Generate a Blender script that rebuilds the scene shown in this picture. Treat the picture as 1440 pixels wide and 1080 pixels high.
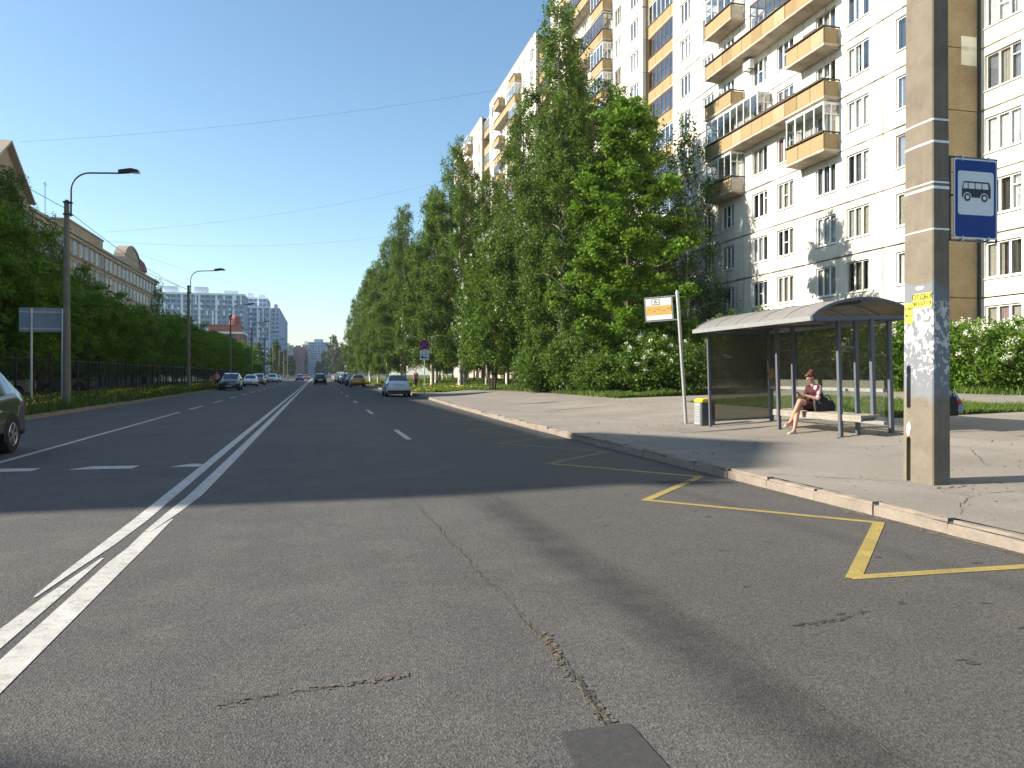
import bpy, bmesh, math, random
import numpy as np
from mathutils import Vector, Matrix
R = math.radians
scene = bpy.context.scene
for _o in list(bpy.data.objects): bpy.data.objects.remove(_o)
COL = scene.collection

# ------------------------------------------------------------------ camera, sky, sun, exposure
YAW = math.atan(275/1080)
cam_d = bpy.data.cameras.new('camera'); cam = bpy.data.objects.new('camera', cam_d); COL.objects.link(cam)
cam.location = (0, 0, 1.5); cam.rotation_euler = (R(90), 0, -YAW)
cam_d.sensor_fit = 'HORIZONTAL'; cam_d.sensor_width = 36; cam_d.lens = 27.0
cam_d.shift_y = -13/1440; cam_d.clip_start = .05; cam_d.clip_end = 9000
scene.camera = cam
SUN_EL = R(29.0); LDIR = Vector((1, -.16, 0)).normalized()
SUN_ROT = math.pi/2 - math.atan2(-LDIR.y, -LDIR.x)
world = bpy.data.worlds.new('World'); scene.world = world; world.use_nodes = True
wn = world.node_tree; wn.nodes.clear()
sky = wn.nodes.new('ShaderNodeTexSky'); sky.sky_type = 'NISHITA'; sky.sun_disc = False
sky.sun_elevation = SUN_EL; sky.sun_rotation = SUN_ROT
sky.air_density = 1.0; sky.dust_density = 0.7; sky.ozone_density = 1.7
bgn = wn.nodes.new('ShaderNodeBackground'); bgn.inputs[1].default_value = 0.094
won = wn.nodes.new('ShaderNodeOutputWorld')
hsv = wn.nodes.new('ShaderNodeHueSaturation'); hsv.inputs['Saturation'].default_value = 1.06
tin = wn.nodes.new('ShaderNodeMix'); tin.data_type = 'RGBA'; tin.blend_type = 'MULTIPLY'; tin.inputs[0].default_value = 1; tin.inputs[7].default_value = (.97, 1.05, 1.02, 1)   # camera white balance
wn.links.new(sky.outputs[0], hsv.inputs['Color']); wn.links.new(hsv.outputs[0], tin.inputs[6]); wn.links.new(tin.outputs[2], bgn.inputs[0]); wn.links.new(bgn.outputs[0], won.inputs[0])
sl = bpy.data.lights.new('sun', 'SUN'); sl.energy = 5.0; sl.angle = R(.53); sl.color = (1, .90, .76)
sun = bpy.data.objects.new('sun', sl); COL.objects.link(sun); sun.location = (-40, 6, 40)
sun.rotation_euler = Vector((LDIR.x*math.cos(SUN_EL), LDIR.y*math.cos(SUN_EL), -math.sin(SUN_EL))).to_track_quat('-Z', 'Y').to_euler()
vs = scene.view_settings; vs.view_transform = 'Standard'; vs.look = 'None'; vs.exposure = 1.2; vs.gamma = 1
vs.use_curve_mapping = False

# ------------------------------------------------------------------ materials
class G:
    def __init__(s, name):
        s.m = bpy.data.materials.new(name); s.m.use_nodes = True; s.nt = s.m.node_tree; s.nt.nodes.clear()
        s.out = s.nt.nodes.new('ShaderNodeOutputMaterial')
    def N(s, t, props=None, ins=None, o=0):
        n = s.nt.nodes.new('ShaderNode'+t)
        for k, v in (props or {}).items(): setattr(n, k, v)
        for k, v in (ins or {}).items():
            if isinstance(v, bpy.types.NodeSocket): s.nt.links.new(v, n.inputs[k])
            else: n.inputs[k].default_value = v
        return n if o is None else n.outputs[o]
    def pos(s): return s.N('NewGeometry')
    def obj(s): return s.N('TexCoord', o=None).outputs['Object']
    def noise(s, vec, sc, det=3, ro=.55): return s.N('TexNoise', None, {'Vector': vec, 'Scale': sc, 'Detail': det, 'Roughness': ro})
    def vor(s, vec, sc, feat='F1', o='Distance'):
        n = s.N('TexVoronoi', {'feature': feat}, {'Vector': vec, 'Scale': sc}, None); return n.outputs[o]
    def math(s, op, a, b=0, c=0, clamp=False): return s.N('Math', {'operation': op, 'use_clamp': clamp}, {0: a, 1: b, 2: c})
    def mr(s, v, a, b, c=0, d=1): return s.N('MapRange', None, {0: v, 1: a, 2: b, 3: c, 4: d})
    def mix(s, f, a, b, bl='MIX'):
        f4 = lambda c: c if isinstance(c, bpy.types.NodeSocket) else (tuple(c)+(1,) if len(c) == 3 else c)
        return s.N('Mix', {'data_type': 'RGBA', 'blend_type': bl}, {0: f, 6: f4(a), 7: f4(b)}, 2)
    def ramp(s, f, st, o=0):
        n = s.N('ValToRGB', None, {0: f}, None); e = n.color_ramp.elements
        while len(e) < len(st): e.new(.5)
        for i, (p, c) in enumerate(st): e[i].position = p; e[i].color = tuple(c)+(1,) if len(c) == 3 else c
        return n.outputs[0]
    def sep(s, v): return s.N('SeparateXYZ', None, {0: v}, None).outputs
    def scale(s, v, sc): return s.N('Mapping', None, {'Vector': v, 'Scale': sc})
    def bump(s, h, st=.4, dist=.02, nrm=None):
        i = {'Strength': st, 'Distance': dist, 'Height': h}
        if nrm is not None: i['Normal'] = nrm
        return s.N('Bump', None, i)
    def bsdf(s, col, rough=.7, metal=0, spec=.5, nrm=None, **k):
        i = {'Base Color': col if isinstance(col, bpy.types.NodeSocket) else tuple(col)+(1,), 'Roughness': rough, 'Metallic': metal, 'Specular IOR Level': spec}
        if nrm is not None: i['Normal'] = nrm
        i.update(k)
        return s.N('BsdfPrincipled', None, i)
    def end(s, sh): s.nt.links.new(sh, s.out.inputs[0]); return s.m

MATS = {}
def mat(name, col, rough=.7, var=.18, sc=4.0, metal=0, spec=.4, bump=0, bsc=30, world=False, coat=0):
    """plain surface with two scales of tone variation and optional fine relief"""
    if name in MATS: return MATS[name]
    g = G(name); v = g.pos() if world else g.obj()
    n1 = g.noise(v, sc, 5, .6); n2 = g.noise(v, sc*9, 3, .6)
    f = g.math('ADD', g.math('MULTIPLY', n1, .65), g.math('MULTIPLY', n2, .35))
    lo = tuple(c*(1-var) for c in col); hi = tuple(min(1, c*(1+var)) for c in col)
    c = g.mix(g.mr(f, .33, .67), lo, hi)
    nr = g.bump(g.noise(v, bsc, 4, .6), bump, .01) if bump else None
    MATS[name] = g.end(g.bsdf(c, rough, metal, spec, nr, **({'Coat Weight': coat, 'Coat Roughness': .04} if coat else {})))
    return MATS[name]
def glass_mat(name, tint=(.75, .8, .8), dust=.0, dustc=(.5, .5, .45), gl=.12, rough=.02):
    if name in MATS: return MATS[name]
    g = G(name); tr = g.N('BsdfTransparent', None, {0: tint+(1,)}); glo = g.N('BsdfGlossy', None, {0: (1, 1, 1, 1), 1: rough})
    fr = g.math('ADD', g.math('MULTIPLY', g.math('POWER', g.N('LayerWeight', None, {0: .5}, 1), 4.0), .8), gl*.5, clamp=True)
    s = g.N('MixShader', None, {0: fr, 1: tr, 2: glo})
    if dust:
        v = g.obj(); f = g.mr(g.noise(v, 35, 4, .7), .3, .75, dust*.4, dust*1.5)
        s = g.N('MixShader', None, {0: f, 1: s, 2: g.N('BsdfDiffuse', None, {0: dustc+(1,)})})
    MATS[name] = g.end(s); return MATS[name]
def leaf_mat(name, c1, c2, c3, trans=.35):
    g = G(name); ri = g.N('NewGeometry', o=None).outputs['Random Per Island']
    v = g.pos(); c = g.ramp(ri, [(0, c1), (.5, c2), (1, c3)])
    cl = g.mr(g.noise(v, .55, 3, .6), .35, .65, .78, 1.2)
    c = g.N('Mix', {'data_type': 'RGBA', 'blend_type': 'MULTIPLY'}, {0: 1.0, 6: c, 7: g.N('CombineColor', None, {0: cl, 1: cl, 2: cl})}, 2)
    d = g.bsdf(c, .55, 0, .25)
    t = g.N('BsdfTranslucent', None, {0: g.mix(.5, c, (c3[0]*1.5, c3[1]*1.6, c3[2]*.8))})
    MATS[name] = g.end(g.N('MixShader', None, {0: trans, 1: d, 2: t})); return MATS[name]

def road_mat():
    g = G('road_asphalt'); p = g.pos(); x, y, z = g.sep(p)
    base = g.mix(g.mr(g.noise(p, .35, 5, .6), .3, .7), (.064, .062, .059), (.090, .087, .083))
    base = g.mix(g.mr(g.noise(p, 1.7, 5, .65), .45, .70, 0, .75), base, (.106, .100, .090))
    # lengthwise wear and the darker, smoother lane next to the kerb
    lx = g.scale(p, (1.6, .05, 1)); base = g.mix(g.mr(g.noise(lx, 1, 3, .6), .4, .7, 0, .35), base, (.062, .06, .058))
    sm = g.mr(g.math('ADD', x, g.math('MULTIPLY', g.noise(p, 1.5), .25)), 2.25, 2.5)
    base = g.mix(g.math('MULTIPLY', sm, .55), base, (.07, .066, .062))
    # oil track left by buses along the lane joint, wandering a little
    xo = g.math('ABSOLUTE', g.math('SUBTRACT', x, g.math('ADD', 1.86, g.math('MULTIPLY', g.noise(g.scale(p, (0, .35, 0)), 1), .32))))
    oil = g.math('MULTIPLY', g.mr(xo, .08, .34, 1, 0), g.mr(y, 9.6, 8.2, 0, 1))
    base = g.mix(g.math('MULTIPLY', oil, g.mr(g.noise(p, 3, 4), .3, .6, .45, .9)), base, (.034, .033, .032))
    spots = g.mr(g.vor(p, 3.0), .06, .03); lane = g.math('MULTIPLY', g.mr(x, 2.6, 3.2), g.mr(g.noise(p, .8), .5, .58))
    base = g.mix(g.math('MULTIPLY', spots, lane), base, (.04, .04, .04))
    st = g.vor(p, 95, o='Color'); stv = g.N('SeparateColor', None, {0: st})
    grain = g.mr(stv, 0, 1, .64, 1.38); gr2 = g.mr(g.noise(p, 38, 3, .7), .3, .7, .78, 1.22)
    gg = g.math('MULTIPLY', grain, gr2)
    col = g.N('Mix', {'data_type': 'RGBA', 'blend_type': 'MULTIPLY'}, {0: 1.0, 6: base, 7: g.N('CombineColor', None, {0: gg, 1: gg, 2: gg})}, 2)
    h = g.math('ADD', g.math('MULTIPLY', g.vor(p, 95), 1.0), g.math('MULTIPLY', g.noise(p, 30, 3), .8))
    return g.end(g.bsdf(col, .82, 0, .35, g.bump(h, .42, .011)))
def pave_mat():
    g = G('pavement_asphalt'); p = g.pos()
    base = g.mix(g.mr(g.noise(p, .5, 5, .6), .3, .7), (.185, .168, .145), (.25, .228, .198))
    base = g.mix(g.mr(g.noise(g.scale(p, (1, .4, 1)), .9, 4, .6), .52, .68, 0, .6), base, (.17, .158, .138))
    w = g.N('VectorMath', {'operation': 'ADD'}, {0: p, 1: g.N('VectorMath', {'operation': 'SCALE'}, {0: g.N('TexNoise', None, {'Vector': p, 'Scale': 1.6, 'Detail': 4}, 1), 3: .35})})
    ed = g.vor(w, .42, 'DISTANCE_TO_EDGE'); cr = g.math('MULTIPLY', g.mr(ed, .002, .008, 1, 0), g.mr(g.noise(p, .35, 2), .47, .56))
    base = g.mix(g.math('MULTIPLY', cr, .8), base, (.09, .085, .07))
    gr = g.mr(g.N('SeparateColor', None, {0: g.vor(p, 110, o='Color')}), 0, 1, .78, 1.2)
    col = g.N('Mix', {'data_type': 'RGBA', 'blend_type': 'MULTIPLY'}, {0: 1.0, 6: base, 7: g.N('CombineColor', None, {0: gr, 1: gr, 2: gr})}, 2)
    h = g.math('ADD', g.math('MULTIPLY', g.noise(p, 40, 4, .7), .6), g.math('MULTIPLY', cr, -1.5))
    return g.end(g.bsdf(col, .88, 0, .3, g.bump(h, .4, .01)))
def paint_mat(name, col, wear=(.09, .09, .085), amt=.5):
    g = G(name); p = g.pos()
    n = g.math('ADD', g.math('MULTIPLY', g.noise(p, 9, 5, .7), .6), g.math('MULTIPLY', g.noise(p, 70, 3, .7), .4))
    c = g.mix(g.mr(g.noise(p, 2.5, 3), .3, .7), tuple(v*.82 for v in col), col)
    c = g.mix(g.mr(n, .66-.2*amt, .70, 0, .85), c, wear)
    return g.end(g.bsdf(c, .7, 0, .4, g.bump(g.noise(p, 60, 3), .25, .006)))
def lawn_mat(name, a=(.07, .11, .025), b=(.12, .15, .04), d=(.16, .13, .08)):
    g = G(name); p = g.pos()
    c = g.mix(g.mr(g.noise(p, .8, 5, .6), .3, .7), a, b); c = g.mix(g.mr(g.noise(p, .25, 4, .6), .55, .75, 0, .6), c, d)
    c = g.mix(g.mr(g.noise(p, 25, 3), .3, .7, 0, .5), c, (.04, .06, .015))
    return g.end(g.bsdf(c, .95, 0, .1, g.bump(g.noise(p, 30, 4), .8, .04)))
def wall_mat(name, col, dirt=(.45, .42, .36), amt=.5, sc=.35):
    """painted panel render: blotches, vertical run-off streaks, fine grit"""
    g = G(name); p = g.pos()
    c = g.mix(g.mr(g.noise(p, sc, 5, .6), .35, .7, 0, 1), col, tuple(v*.9 for v in col))
    stv = g.noise(g.scale(p, (1.6, 1.6, .12)), 1.5, 5, .7)
    c = g.mix(g.mr(stv, .52, .75, 0, amt), c, dirt)
    pt = g.mr(g.noise(p, 1.1, 5, .7), .62, .66, 0, amt*.6); c = g.mix(pt, c, tuple(v*.75 for v in col))
    # grime bleeding out of the storey joints
    zz = g.sep(p)[2]; fr_ = g.math('FRACT', g.math('DIVIDE', g.math('SUBTRACT', zz, 2.15), 2.8)); ds = g.math('ABSOLUTE', g.math('SUBTRACT', g.math('FRACT', g.math('ADD', fr_, .5)), .5))
    gm = g.math('MULTIPLY', g.mr(ds, .012, .05, 1, 0), g.mr(g.noise(p, .8, 4, .7), .42, .62)); c = g.mix(g.math('MULTIPLY', gm, amt), c, tuple(v*.55 for v in dirt))
    return g.end(g.bsdf(c, .9, 0, .25, g.bump(g.noise(p, 55, 4, .7), .35, .01)))
def tile_mat():
    g = G('brown_wall_tile'); p = g.pos(); x, y, z = g.sep(p)
    v = g.N('CombineXYZ', None, {0: g.math('ADD', x, y), 1: z, 2: 0.0})
    b = g.N('TexBrick', {'offset': 0.0}, {'Vector': v, 'Color1': (.34, .25, .12, 1), 'Color2': (.27, .195, .095, 1), 'Mortar': (.2, .16, .1, 1), 'Scale': 1.0, 'Mortar Size': .008, 'Brick Width': .11, 'Row Height': .055}, None)
    c = g.mix(g.mr(g.noise(p, 1.2, 4), .4, .75, 0, .35), b.outputs[0], (.42, .36, .26))
    return g.end(g.bsdf(c, .7, 0, .3, g.bump(g.math('SUBTRACT', 1.0, b.outputs[1]), .5, .01)))
def bark_mat(name, a, b, sc=(6, 6, 1.2), lo=.5, hi=.56):
    g = G(name); p = g.obj(); n = g.noise(g.scale(p, sc), 1.2, 5, .7)
    return g.end(g.bsdf(g.mix(g.mr(n, lo, hi), a, b), .9, 0, .2, g.bump(n, .6, .03)))
def pole_mat():
    g = G('old_pole_concrete'); p = g.obj(); x, y, z = g.sep(p)
    c = g.mix(g.mr(g.noise(p, 2.5, 5, .65), .3, .7), (.135, .118, .092), (.20, .174, .136))
    pit = g.math('MULTIPLY', g.mr(g.vor(p, 26), .2, .12), g.mr(g.noise(p, 6, 3), .5, .62)); c = g.mix(pit, c, (.10, .08, .06))
    str_ = g.mr(g.noise(g.scale(p, (9, 9, .35)), 1, 4, .6), .55, .7, 0, .5); c = g.mix(str_, c, (.23, .19, .14))
    zn = g.math('ADD', z, g.math('MULTIPLY', g.noise(p, 5, 4), .5))
    band = g.math('MULTIPLY', g.mr(zn, 1.32, 1.45), g.mr(zn, 2.78, 2.72))
    c = g.mix(g.math('MULTIPLY', band, .92), c, (.17, .19, .215))
    pb = g.math('MULTIPLY', g.mr(zn, 1.5, 1.7), g.mr(zn, 2.6, 2.45))
    dens = g.mr(zn, 1.45, 2.3, .60, .49)
    paper = g.math('MULTIPLY', pb, g.math('GREATER_THAN', g.noise(g.scale(p, (1, 1, .7)), 19, 6, .62), dens))
    c = g.mix(paper, c, g.mix(g.noise(p, 12), (.62, .61, .59), (.38, .39, .40)))
    h = g.math('ADD', g.math('MULTIPLY', pit, -1.0), g.math('ADD', g.math('MULTIPLY', g.noise(p, 30, 4), .4), g.math('MULTIPLY', paper, .4)))
    return g.end(g.bsdf(c, .9, 0, .25, g.bump(h, .6, .012)))

M_ROAD = road_mat(); M_PAVE = pave_mat(); M_WHITE = paint_mat('road_paint_white', (.50, .49, .46), amt=.85); M_WHITE_OLD = paint_mat('road_paint_white_worn', (.5, .49, .46), amt=.85)
M_YEL_OLD = paint_mat('road_paint_yellow_worn', (.21, .17, .065), amt=1.4); M_YEL = paint_mat('road_paint_yellow', (.36, .27, .06), amt=1.0)
M_GROUND = lawn_mat('ground_soil', (.09, .10, .04), (.14, .13, .07), (.19, .16, .11)); M_LAWN = lawn_mat('lawn_soil')
M_KERB = mat('kerb_granite', (.225, .195, .16), .85, .22, 6, world=True, bump=.5, bsc=60)
M_PATCH = mat('patch_asphalt', (.045, .045, .045), .8, .25, 30, world=True, bump=.4, bsc=120)
M_CRACK = mat('crack_fill', (.12, .098, .07), .95, .5, 20, world=True, bump=.6, bsc=80)
M_CRACKD = mat('crack_dark', (.045, .043, .04), .95, .4, 20, world=True)
M_WALL = wall_mat('panel_white', (.72, .68, .60), (.38, .345, .285), .85); M_WALL2 = wall_mat('panel_cream', (.72, .68, .56), (.48, .42, .31), .6)
M_SEAM = mat('panel_joint', (.06, .055, .05), .95, .2); M_TILE = tile_mat()
M_BALC = wall_mat('balcony_ochre', (.30, .226, .118), (.24, .18, .10), .7, 1.2); M_SLAB = wall_mat('balcony_concrete', (.42, .36, .28), (.25, .21, .16), .6, 1.5)
M_RAILGAP = mat('old_rail_and_gap_shade', (.07, .05, .04), .8, .4, 10)
M_FRAME = mat('white_plastic', (.78, .78, .76), .4, .06); M_PANE = glass_mat('window_pane', (.86, .88, .89), gl=.2)
M_DARK = mat('dark_interior', (.035, .035, .04), .9, .3); M_BROWNF = mat('brown_frame', (.16, .09, .055), .6, .25)
CURT = [mat('curtain_white', (.7, .7, .68), .9, .2, 5), mat('curtain_cream', (.45, .42, .34), .9, .2, 5), mat('curtain_grey', (.2, .21, .23), .9, .2, 5), mat('curtain_rose', (.42, .25, .26), .9, .2, 5)]
M_STEEL = mat('galvanised_steel', (.42, .43, .44), .45, .15, 8, metal=.6); M_GPAINT = mat('grey_blue_paint', (.10, .11, .135), .45, .15, 8)
M_BLACK = mat('black_metal', (.02, .02, .022), .55, .2); M_CONC = mat('lamp_concrete', (.17, .148, .12), .9, .25, 3, bump=.4, bsc=25)
M_POLE = pole_mat(); M_WOOD = mat('bench_wood', (.26, .235, .195), .8, .25, 6, bump=.3)

# ------------------------------------------------------------------ mesh helpers
class MB:
    def __init__(s): s.v = []; s.f = []; s.mi = []
    def add(s, vs, fs, m=0):
        o = len(s.v); s.v += [tuple(v) for v in vs]; s.f += [[i+o for i in f] for f in fs]; s.mi += [m]*len(fs); return s
    def box(s, x0, x1, y0, y1, z0, z1, m=0, M=None):
        vs = [Vector((x, y, z)) for z in (z0, z1) for y in (y0, y1) for x in (x0, x1)]
        if M is not None: vs = [M @ v for v in vs]
        return s.add(vs, [(0, 2, 3, 1), (4, 5, 7, 6), (0, 1, 5, 4), (2, 6, 7, 3), (0, 4, 6, 2), (1, 3, 7, 5)], m)
    def bar(s, a, b, w, h=None, m=0):
        a = Vector(a); b = Vector(b); h = h or w; d = (b-a).normalized()
        up = Vector((0, 0, 1)) if abs(d.z) < .9 else Vector((1, 0, 0)); r = d.cross(up).normalized(); u = r.cross(d)
        vs = [p+r*sx*w/2+u*sy*h/2 for p in (a, b) for sx, sy in ((-1, -1), (1, -1), (1, 1), (-1, 1))]
        return s.add(vs, [(3, 2, 1, 0), (4, 5, 6, 7), (0, 1, 5, 4), (1, 2, 6, 5), (2, 3, 7, 6), (3, 0, 4, 7)], m)
    def tube(s, pts, rad, n=8, m=0, cap=True):
        pts = [Vector(p) for p in pts]; rad = rad if hasattr(rad, '__len__') else [rad]*len(pts); rings = []
        ref = Vector((0.31, .95, .05))
        for i, p in enumerate(pts):
            d = (pts[min(i+1, len(pts)-1)]-pts[max(i-1, 0)]).normalized()
            if abs(d.dot(ref)) > .95: ref = Vector((1, 0.1, .2))
            a = d.cross(ref).normalized(); b = d.cross(a)
            rings.append([p+(a*math.cos(t)+b*math.sin(t))*rad[i] for t in [2*math.pi*k/n for k in range(n)]])
        vs = [v for r in rings for v in r]; fs = []
        for i in range(len(pts)-1):
            for k in range(n): fs.append((i*n+k, i*n+(k+1) % n, (i+1)*n+(k+1) % n, (i+1)*n+k))
        if cap: fs += [tuple(range(n-1, -1, -1)), tuple((len(pts)-1)*n+k for k in range(n))]
        return s.add(vs, fs, m)
    def prism(s, poly, a, b, m=0, f=lambda u, v, w: (u, v, w)):
        n = len(poly); vs = [f(u, v, w) for w in (a, b) for u, v in poly]
        return s.add(vs, [tuple(range(n-1, -1, -1)), tuple(range(n, 2*n))]+[(i, (i+1) % n, n+(i+1) % n, n+i) for i in range(n)], m)
    def ell(s, c, r, nu=10, nv=8, m=0, M=None):
        vs = []; fs = []; c = Vector(c)
        for j in range(nv+1):
            t = math.pi*j/nv
            for k in range(nu):
                a = 2*math.pi*k/nu; p = Vector((r[0]*math.sin(t)*math.cos(a), r[1]*math.sin(t)*math.sin(a), r[2]*math.cos(t)))
                vs.append(c+(M @ p if M is not None else p))
        for j in range(nv):
            for k in range(nu): fs.append((j*nu+k, (j+1)*nu+k, (j+1)*nu+(k+1) % nu, j*nu+(k+1) % nu))
        return s.add(vs, fs, m)
    def mesh(s, name, mats, smooth=None):
        me = bpy.data.meshes.new(name); me.from_pydata(s.v, [], s.f)
        for m in (mats if isinstance(mats, (list, tuple)) else [mats]): me.materials.append(m)
        if any(s.mi): me.polygons.foreach_set('material_index', s.mi)
        bm = bmesh.new(); bm.from_mesh(me); bmesh.ops.remove_doubles(bm, verts=bm.verts, dist=1e-5); bmesh.ops.recalc_face_normals(bm, faces=bm.faces); bm.to_mesh(me); bm.free()
        if smooth is not None: me.shade_smooth(); me.set_sharp_from_angle(angle=R(smooth))
        me.update(); return me
    def build(s, name, mats, parent=None, smooth=None, loc=None): return ob(name, s.mesh(name, mats, smooth), parent, loc)
def ob(name, me, parent=None, loc=None, rot=None, scale=None):
    o = bpy.data.objects.new(name, me); COL.objects.link(o); o.parent = parent
    if loc is not None: o.location = loc
    if rot is not None: o.rotation_euler = rot
    if scale is not None: o.scale = scale if hasattr(scale, '__len__') else (scale,)*3
    return o
USED = {}
def tag(o, label, cat, group=None):
    if label in USED and not group: print('DUP LABEL', label)
    USED[label] = 1; o['label'] = label; o['category'] = cat
    if group: o['group'] = group
    return o
def thing(name, label, cat, loc=(0, 0, 0), rz=0, group=None): return tag(ob(name, None, None, loc, (0, 0, rz)), label, cat, group)
def struct(o): o['kind'] = 'structure'; return o
def stuff(o): o['kind'] = 'stuff'; return o
def copy_tree(o, parent=None):
    c = o.copy(); COL.objects.link(c); c.parent = parent
    for ch in list(o.children): copy_tree(ch, c)
    return c
def quads_np(name, V, mt, nper=4):
    """mesh from an (n*nper,3) array of separate polygons"""
    n = len(V)//nper; me = bpy.data.meshes.new(name); me.vertices.add(len(V)); me.vertices.foreach_set('co', np.ascontiguousarray(V, dtype=np.float32).ravel())
    me.loops.add(n*nper); me.loops.foreach_set('vertex_index', np.arange(n*nper, dtype=np.int32)); me.polygons.add(n)
    me.polygons.foreach_set('loop_start', np.arange(0, n*nper, nper, dtype=np.int32))
    me.materials.append(mt); me.update(calc_edges=True); return me
ORD = ['first', 'second', 'third', 'fourth', 'fifth', 'sixth', 'seventh', 'eighth', 'ninth', 'tenth', 'eleventh', 'twelfth', 'thirteenth', 'fourteenth', 'fifteenth', 'sixteenth']
def text_mesh(name, body, size, m):
    cu = bpy.data.curves.new(name, 'FONT'); cu.body = body; cu.size = size; cu.align_x = 'CENTER'; cu.align_y = 'CENTER'; cu.extrude = .0012
    t = bpy.data.objects.new(name, cu); COL.objects.link(t); dg = bpy.context.evaluated_depsgraph_get(); dg.update()
    me = bpy.data.meshes.new_from_object(t.evaluated_get(dg)); bpy.data.objects.remove(t); me.materials.clear(); me.materials.append(m); me.name = name; return me

# ------------------------------------------------------------------ ground, road, pavement
ZX = [-4000, -13, -9.4, 5.7, 6, 9, 10, 11.2, 14, 20, 24.5, 27, 40, 4000]; ZZ = [.12, .12, .12, .13, .13, .19, .25, .35, .43, .60, .84, 1.0, 1.0, 1.0]
def zt(x): return np.interp(x, ZX, ZZ)
KY = [-40, 5, 20, 26, 35, 47, 55, 75, 90, 110, 1200]; KX = [5.83, 5.76, 5.76, 5.9, 6.15, 6.6, 6.8, 6.6, 6.1, 5.9, 5.9]
def xk(y): return float(np.interp(y, KY, KX))
KL = -9.3
def sheet(name, ys, fl, fr, fz, m, nx=10, parent=None):
    mb = MB(); vs = []
    for y in ys:
        a, b = fl(y), fr(y)
        for i in range(nx+1): x = a+(b-a)*i/nx; vs.append((x, y, fz(x, y)))
    fs = [(j*(nx+1)+i, j*(nx+1)+i+1, (j+1)*(nx+1)+i+1, (j+1)*(nx+1)+i) for j in range(len(ys)-1) for i in range(nx)]
    return mb.add(vs, fs).build(name, m, parent)
def ar(a, b, s): return [a+i*s for i in range(int(round((b-a)/s))+1)]
# ground sheet to the horizon, with the road bed cut lower
gx = [-1400, -600, -150, -60, -30, -13, -9.5, -9.42, -4, 2, 7.6, 7.7, 9, 10, 11.2, 14, 17, 20, 24.5, 27, 40, 120, 600, 1400]
gz = [float(zt(x))-.03 for x in gx]
for i, x in enumerate(gx):
    if -9.43 < x < 7.65: gz[i] = -.06
gy = [-300, -60, 0, 40, 80, 150, 300, 700, 1200, 1900]
mb = MB(); mb.add([(x, y, z) for y in gy for x, z in zip(gx, gz)], [(j*len(gx)+i, j*len(gx)+i+1, (j+1)*len(gx)+i+1, (j+1)*len(gx)+i) for j in range(len(gy)-1) for i in range(len(gx)-1)])
struct(mb.build('ground', M_GROUND))
road = struct(sheet('road', ar(-40, 120, 4)+[200, 400, 1200], lambda y: KL-.02, lambda y: xk(y)+.03, lambda x, y: 0.0, M_ROAD, 8))

def ribbon(name, pts, w, m, z=.004, seed=0, jit=0.0, parent=road):
    """flat strip of painted line or crack following points, width may be a list"""
    rnd = random.Random(seed); P = [Vector((p[0], p[1])) for p in pts]; vs = []
    for i, p in enumerate(P):
        d = (P[min(i+1, len(P)-1)]-P[max(i-1, 0)]).normalized(); nrm = Vector((-d.y, d.x)); ww = (w[i] if hasattr(w, '__len__') else w)/2
        j = rnd.uniform(-jit, jit); k1 = ww*(1+rnd.uniform(-.5, .5)*(jit > 0)); k2 = ww*(1+rnd.uniform(-.5, .5)*(jit > 0))
        q = p+nrm*j; vs += [(*(q+nrm*k1), z), (*(q-nrm*k2), z)]
    return MB().add(vs, [(2*i, 2*i+1, 2*i+3, 2*i+2) for i in range(len(P)-1)]).build(name, m, parent)
def line(x0, y0, x1, y1, n): return [(x0+(x1-x0)*i/n, y0+(y1-y0)*i/n) for i in range(n+1)]
# double centre line, repainted in two goes with a break near the camera
ribbon('centre_line', line(-1.525, -3, -1.525, 6.7, 8)+[(-1.505, 7.4), (-1.48, 8.0), (-1.45, 8.6)], [.17]*9+[.14, .08, .02], M_WHITE)
ribbon('centre_line', [(-1.575, 7.3), (-1.555, 8.1), (-1.51, 9.0), (-1.46, 10.2)]+line(-1.455, 12, -1.455, 700, 60), [.02, .075, .13, .16]+[.165]*61, M_WHITE, .0045)
ribbon('centre_line', line(-1.75, -3, -1.75, 4.6, 6)+[(-1.728, 5.8), (-1.692, 6.9)], [.15]*7+[.105, .025], M_WHITE)
ribbon('centre_line', [(-1.838, 5.8), (-1.82, 6.5), (-1.785, 7.4)]+line(-1.76, 8.6, -1.755, 700, 60), [.02, .07, .125]+[.15]*61, M_WHITE, .0045)
ribbon('lane_line', line(-5.2, 4, -5.3, 33, 20), .12, M_WHITE)
for k in range(16): ribbon('lane_dash', line(-5.3, 35.5+k*8, -5.3, 39.5+k*8, 2), .13, M_WHITE)
for k in range(22): ribbon('lane_dash', line(2.08, 17.8+k*12, 2.08, 21+k*12, 3), .13, M_WHITE)
for a, b in ((-5.15, -4.3), (-3.8, -2.85), (-2.3, -1.86)):
    MB().add([(a, 13.45, .004), (b, 13.4, .004), (b+.02, 13.78, .004), (a+.25, 13.86, .004)], [(0, 1, 2, 3)]).build('crossing_mark', M_WHITE, road)
# yellow zigzag along the bus stop
zi = [(5.5, 3.0), (3.85, 4.88), (5.52, 6.62), (3.82, 8.5), (5.46, 10.25), (3.8, 12.4), (5.45, 14.0), (3.85, 16.3), (5.5, 17.8), (3.9, 20.1), (5.5, 21.6), (3.95, 23.9), (5.6, 25.4), (4.1, 27.8), (5.7, 29.2)]
zi[0] = (5.56, 4.82)
for i in range(len(zi)-1):
    a = Vector(zi[i]); b = Vector(zi[i+1]); d = (b-a).normalized()*.04
    ribbon('zigzag_line', line(*(a-d), *(b+d), 6), .11, M_YEL if i < 5 else M_YEL_OLD, .004+.0004*(i % 2))
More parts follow.
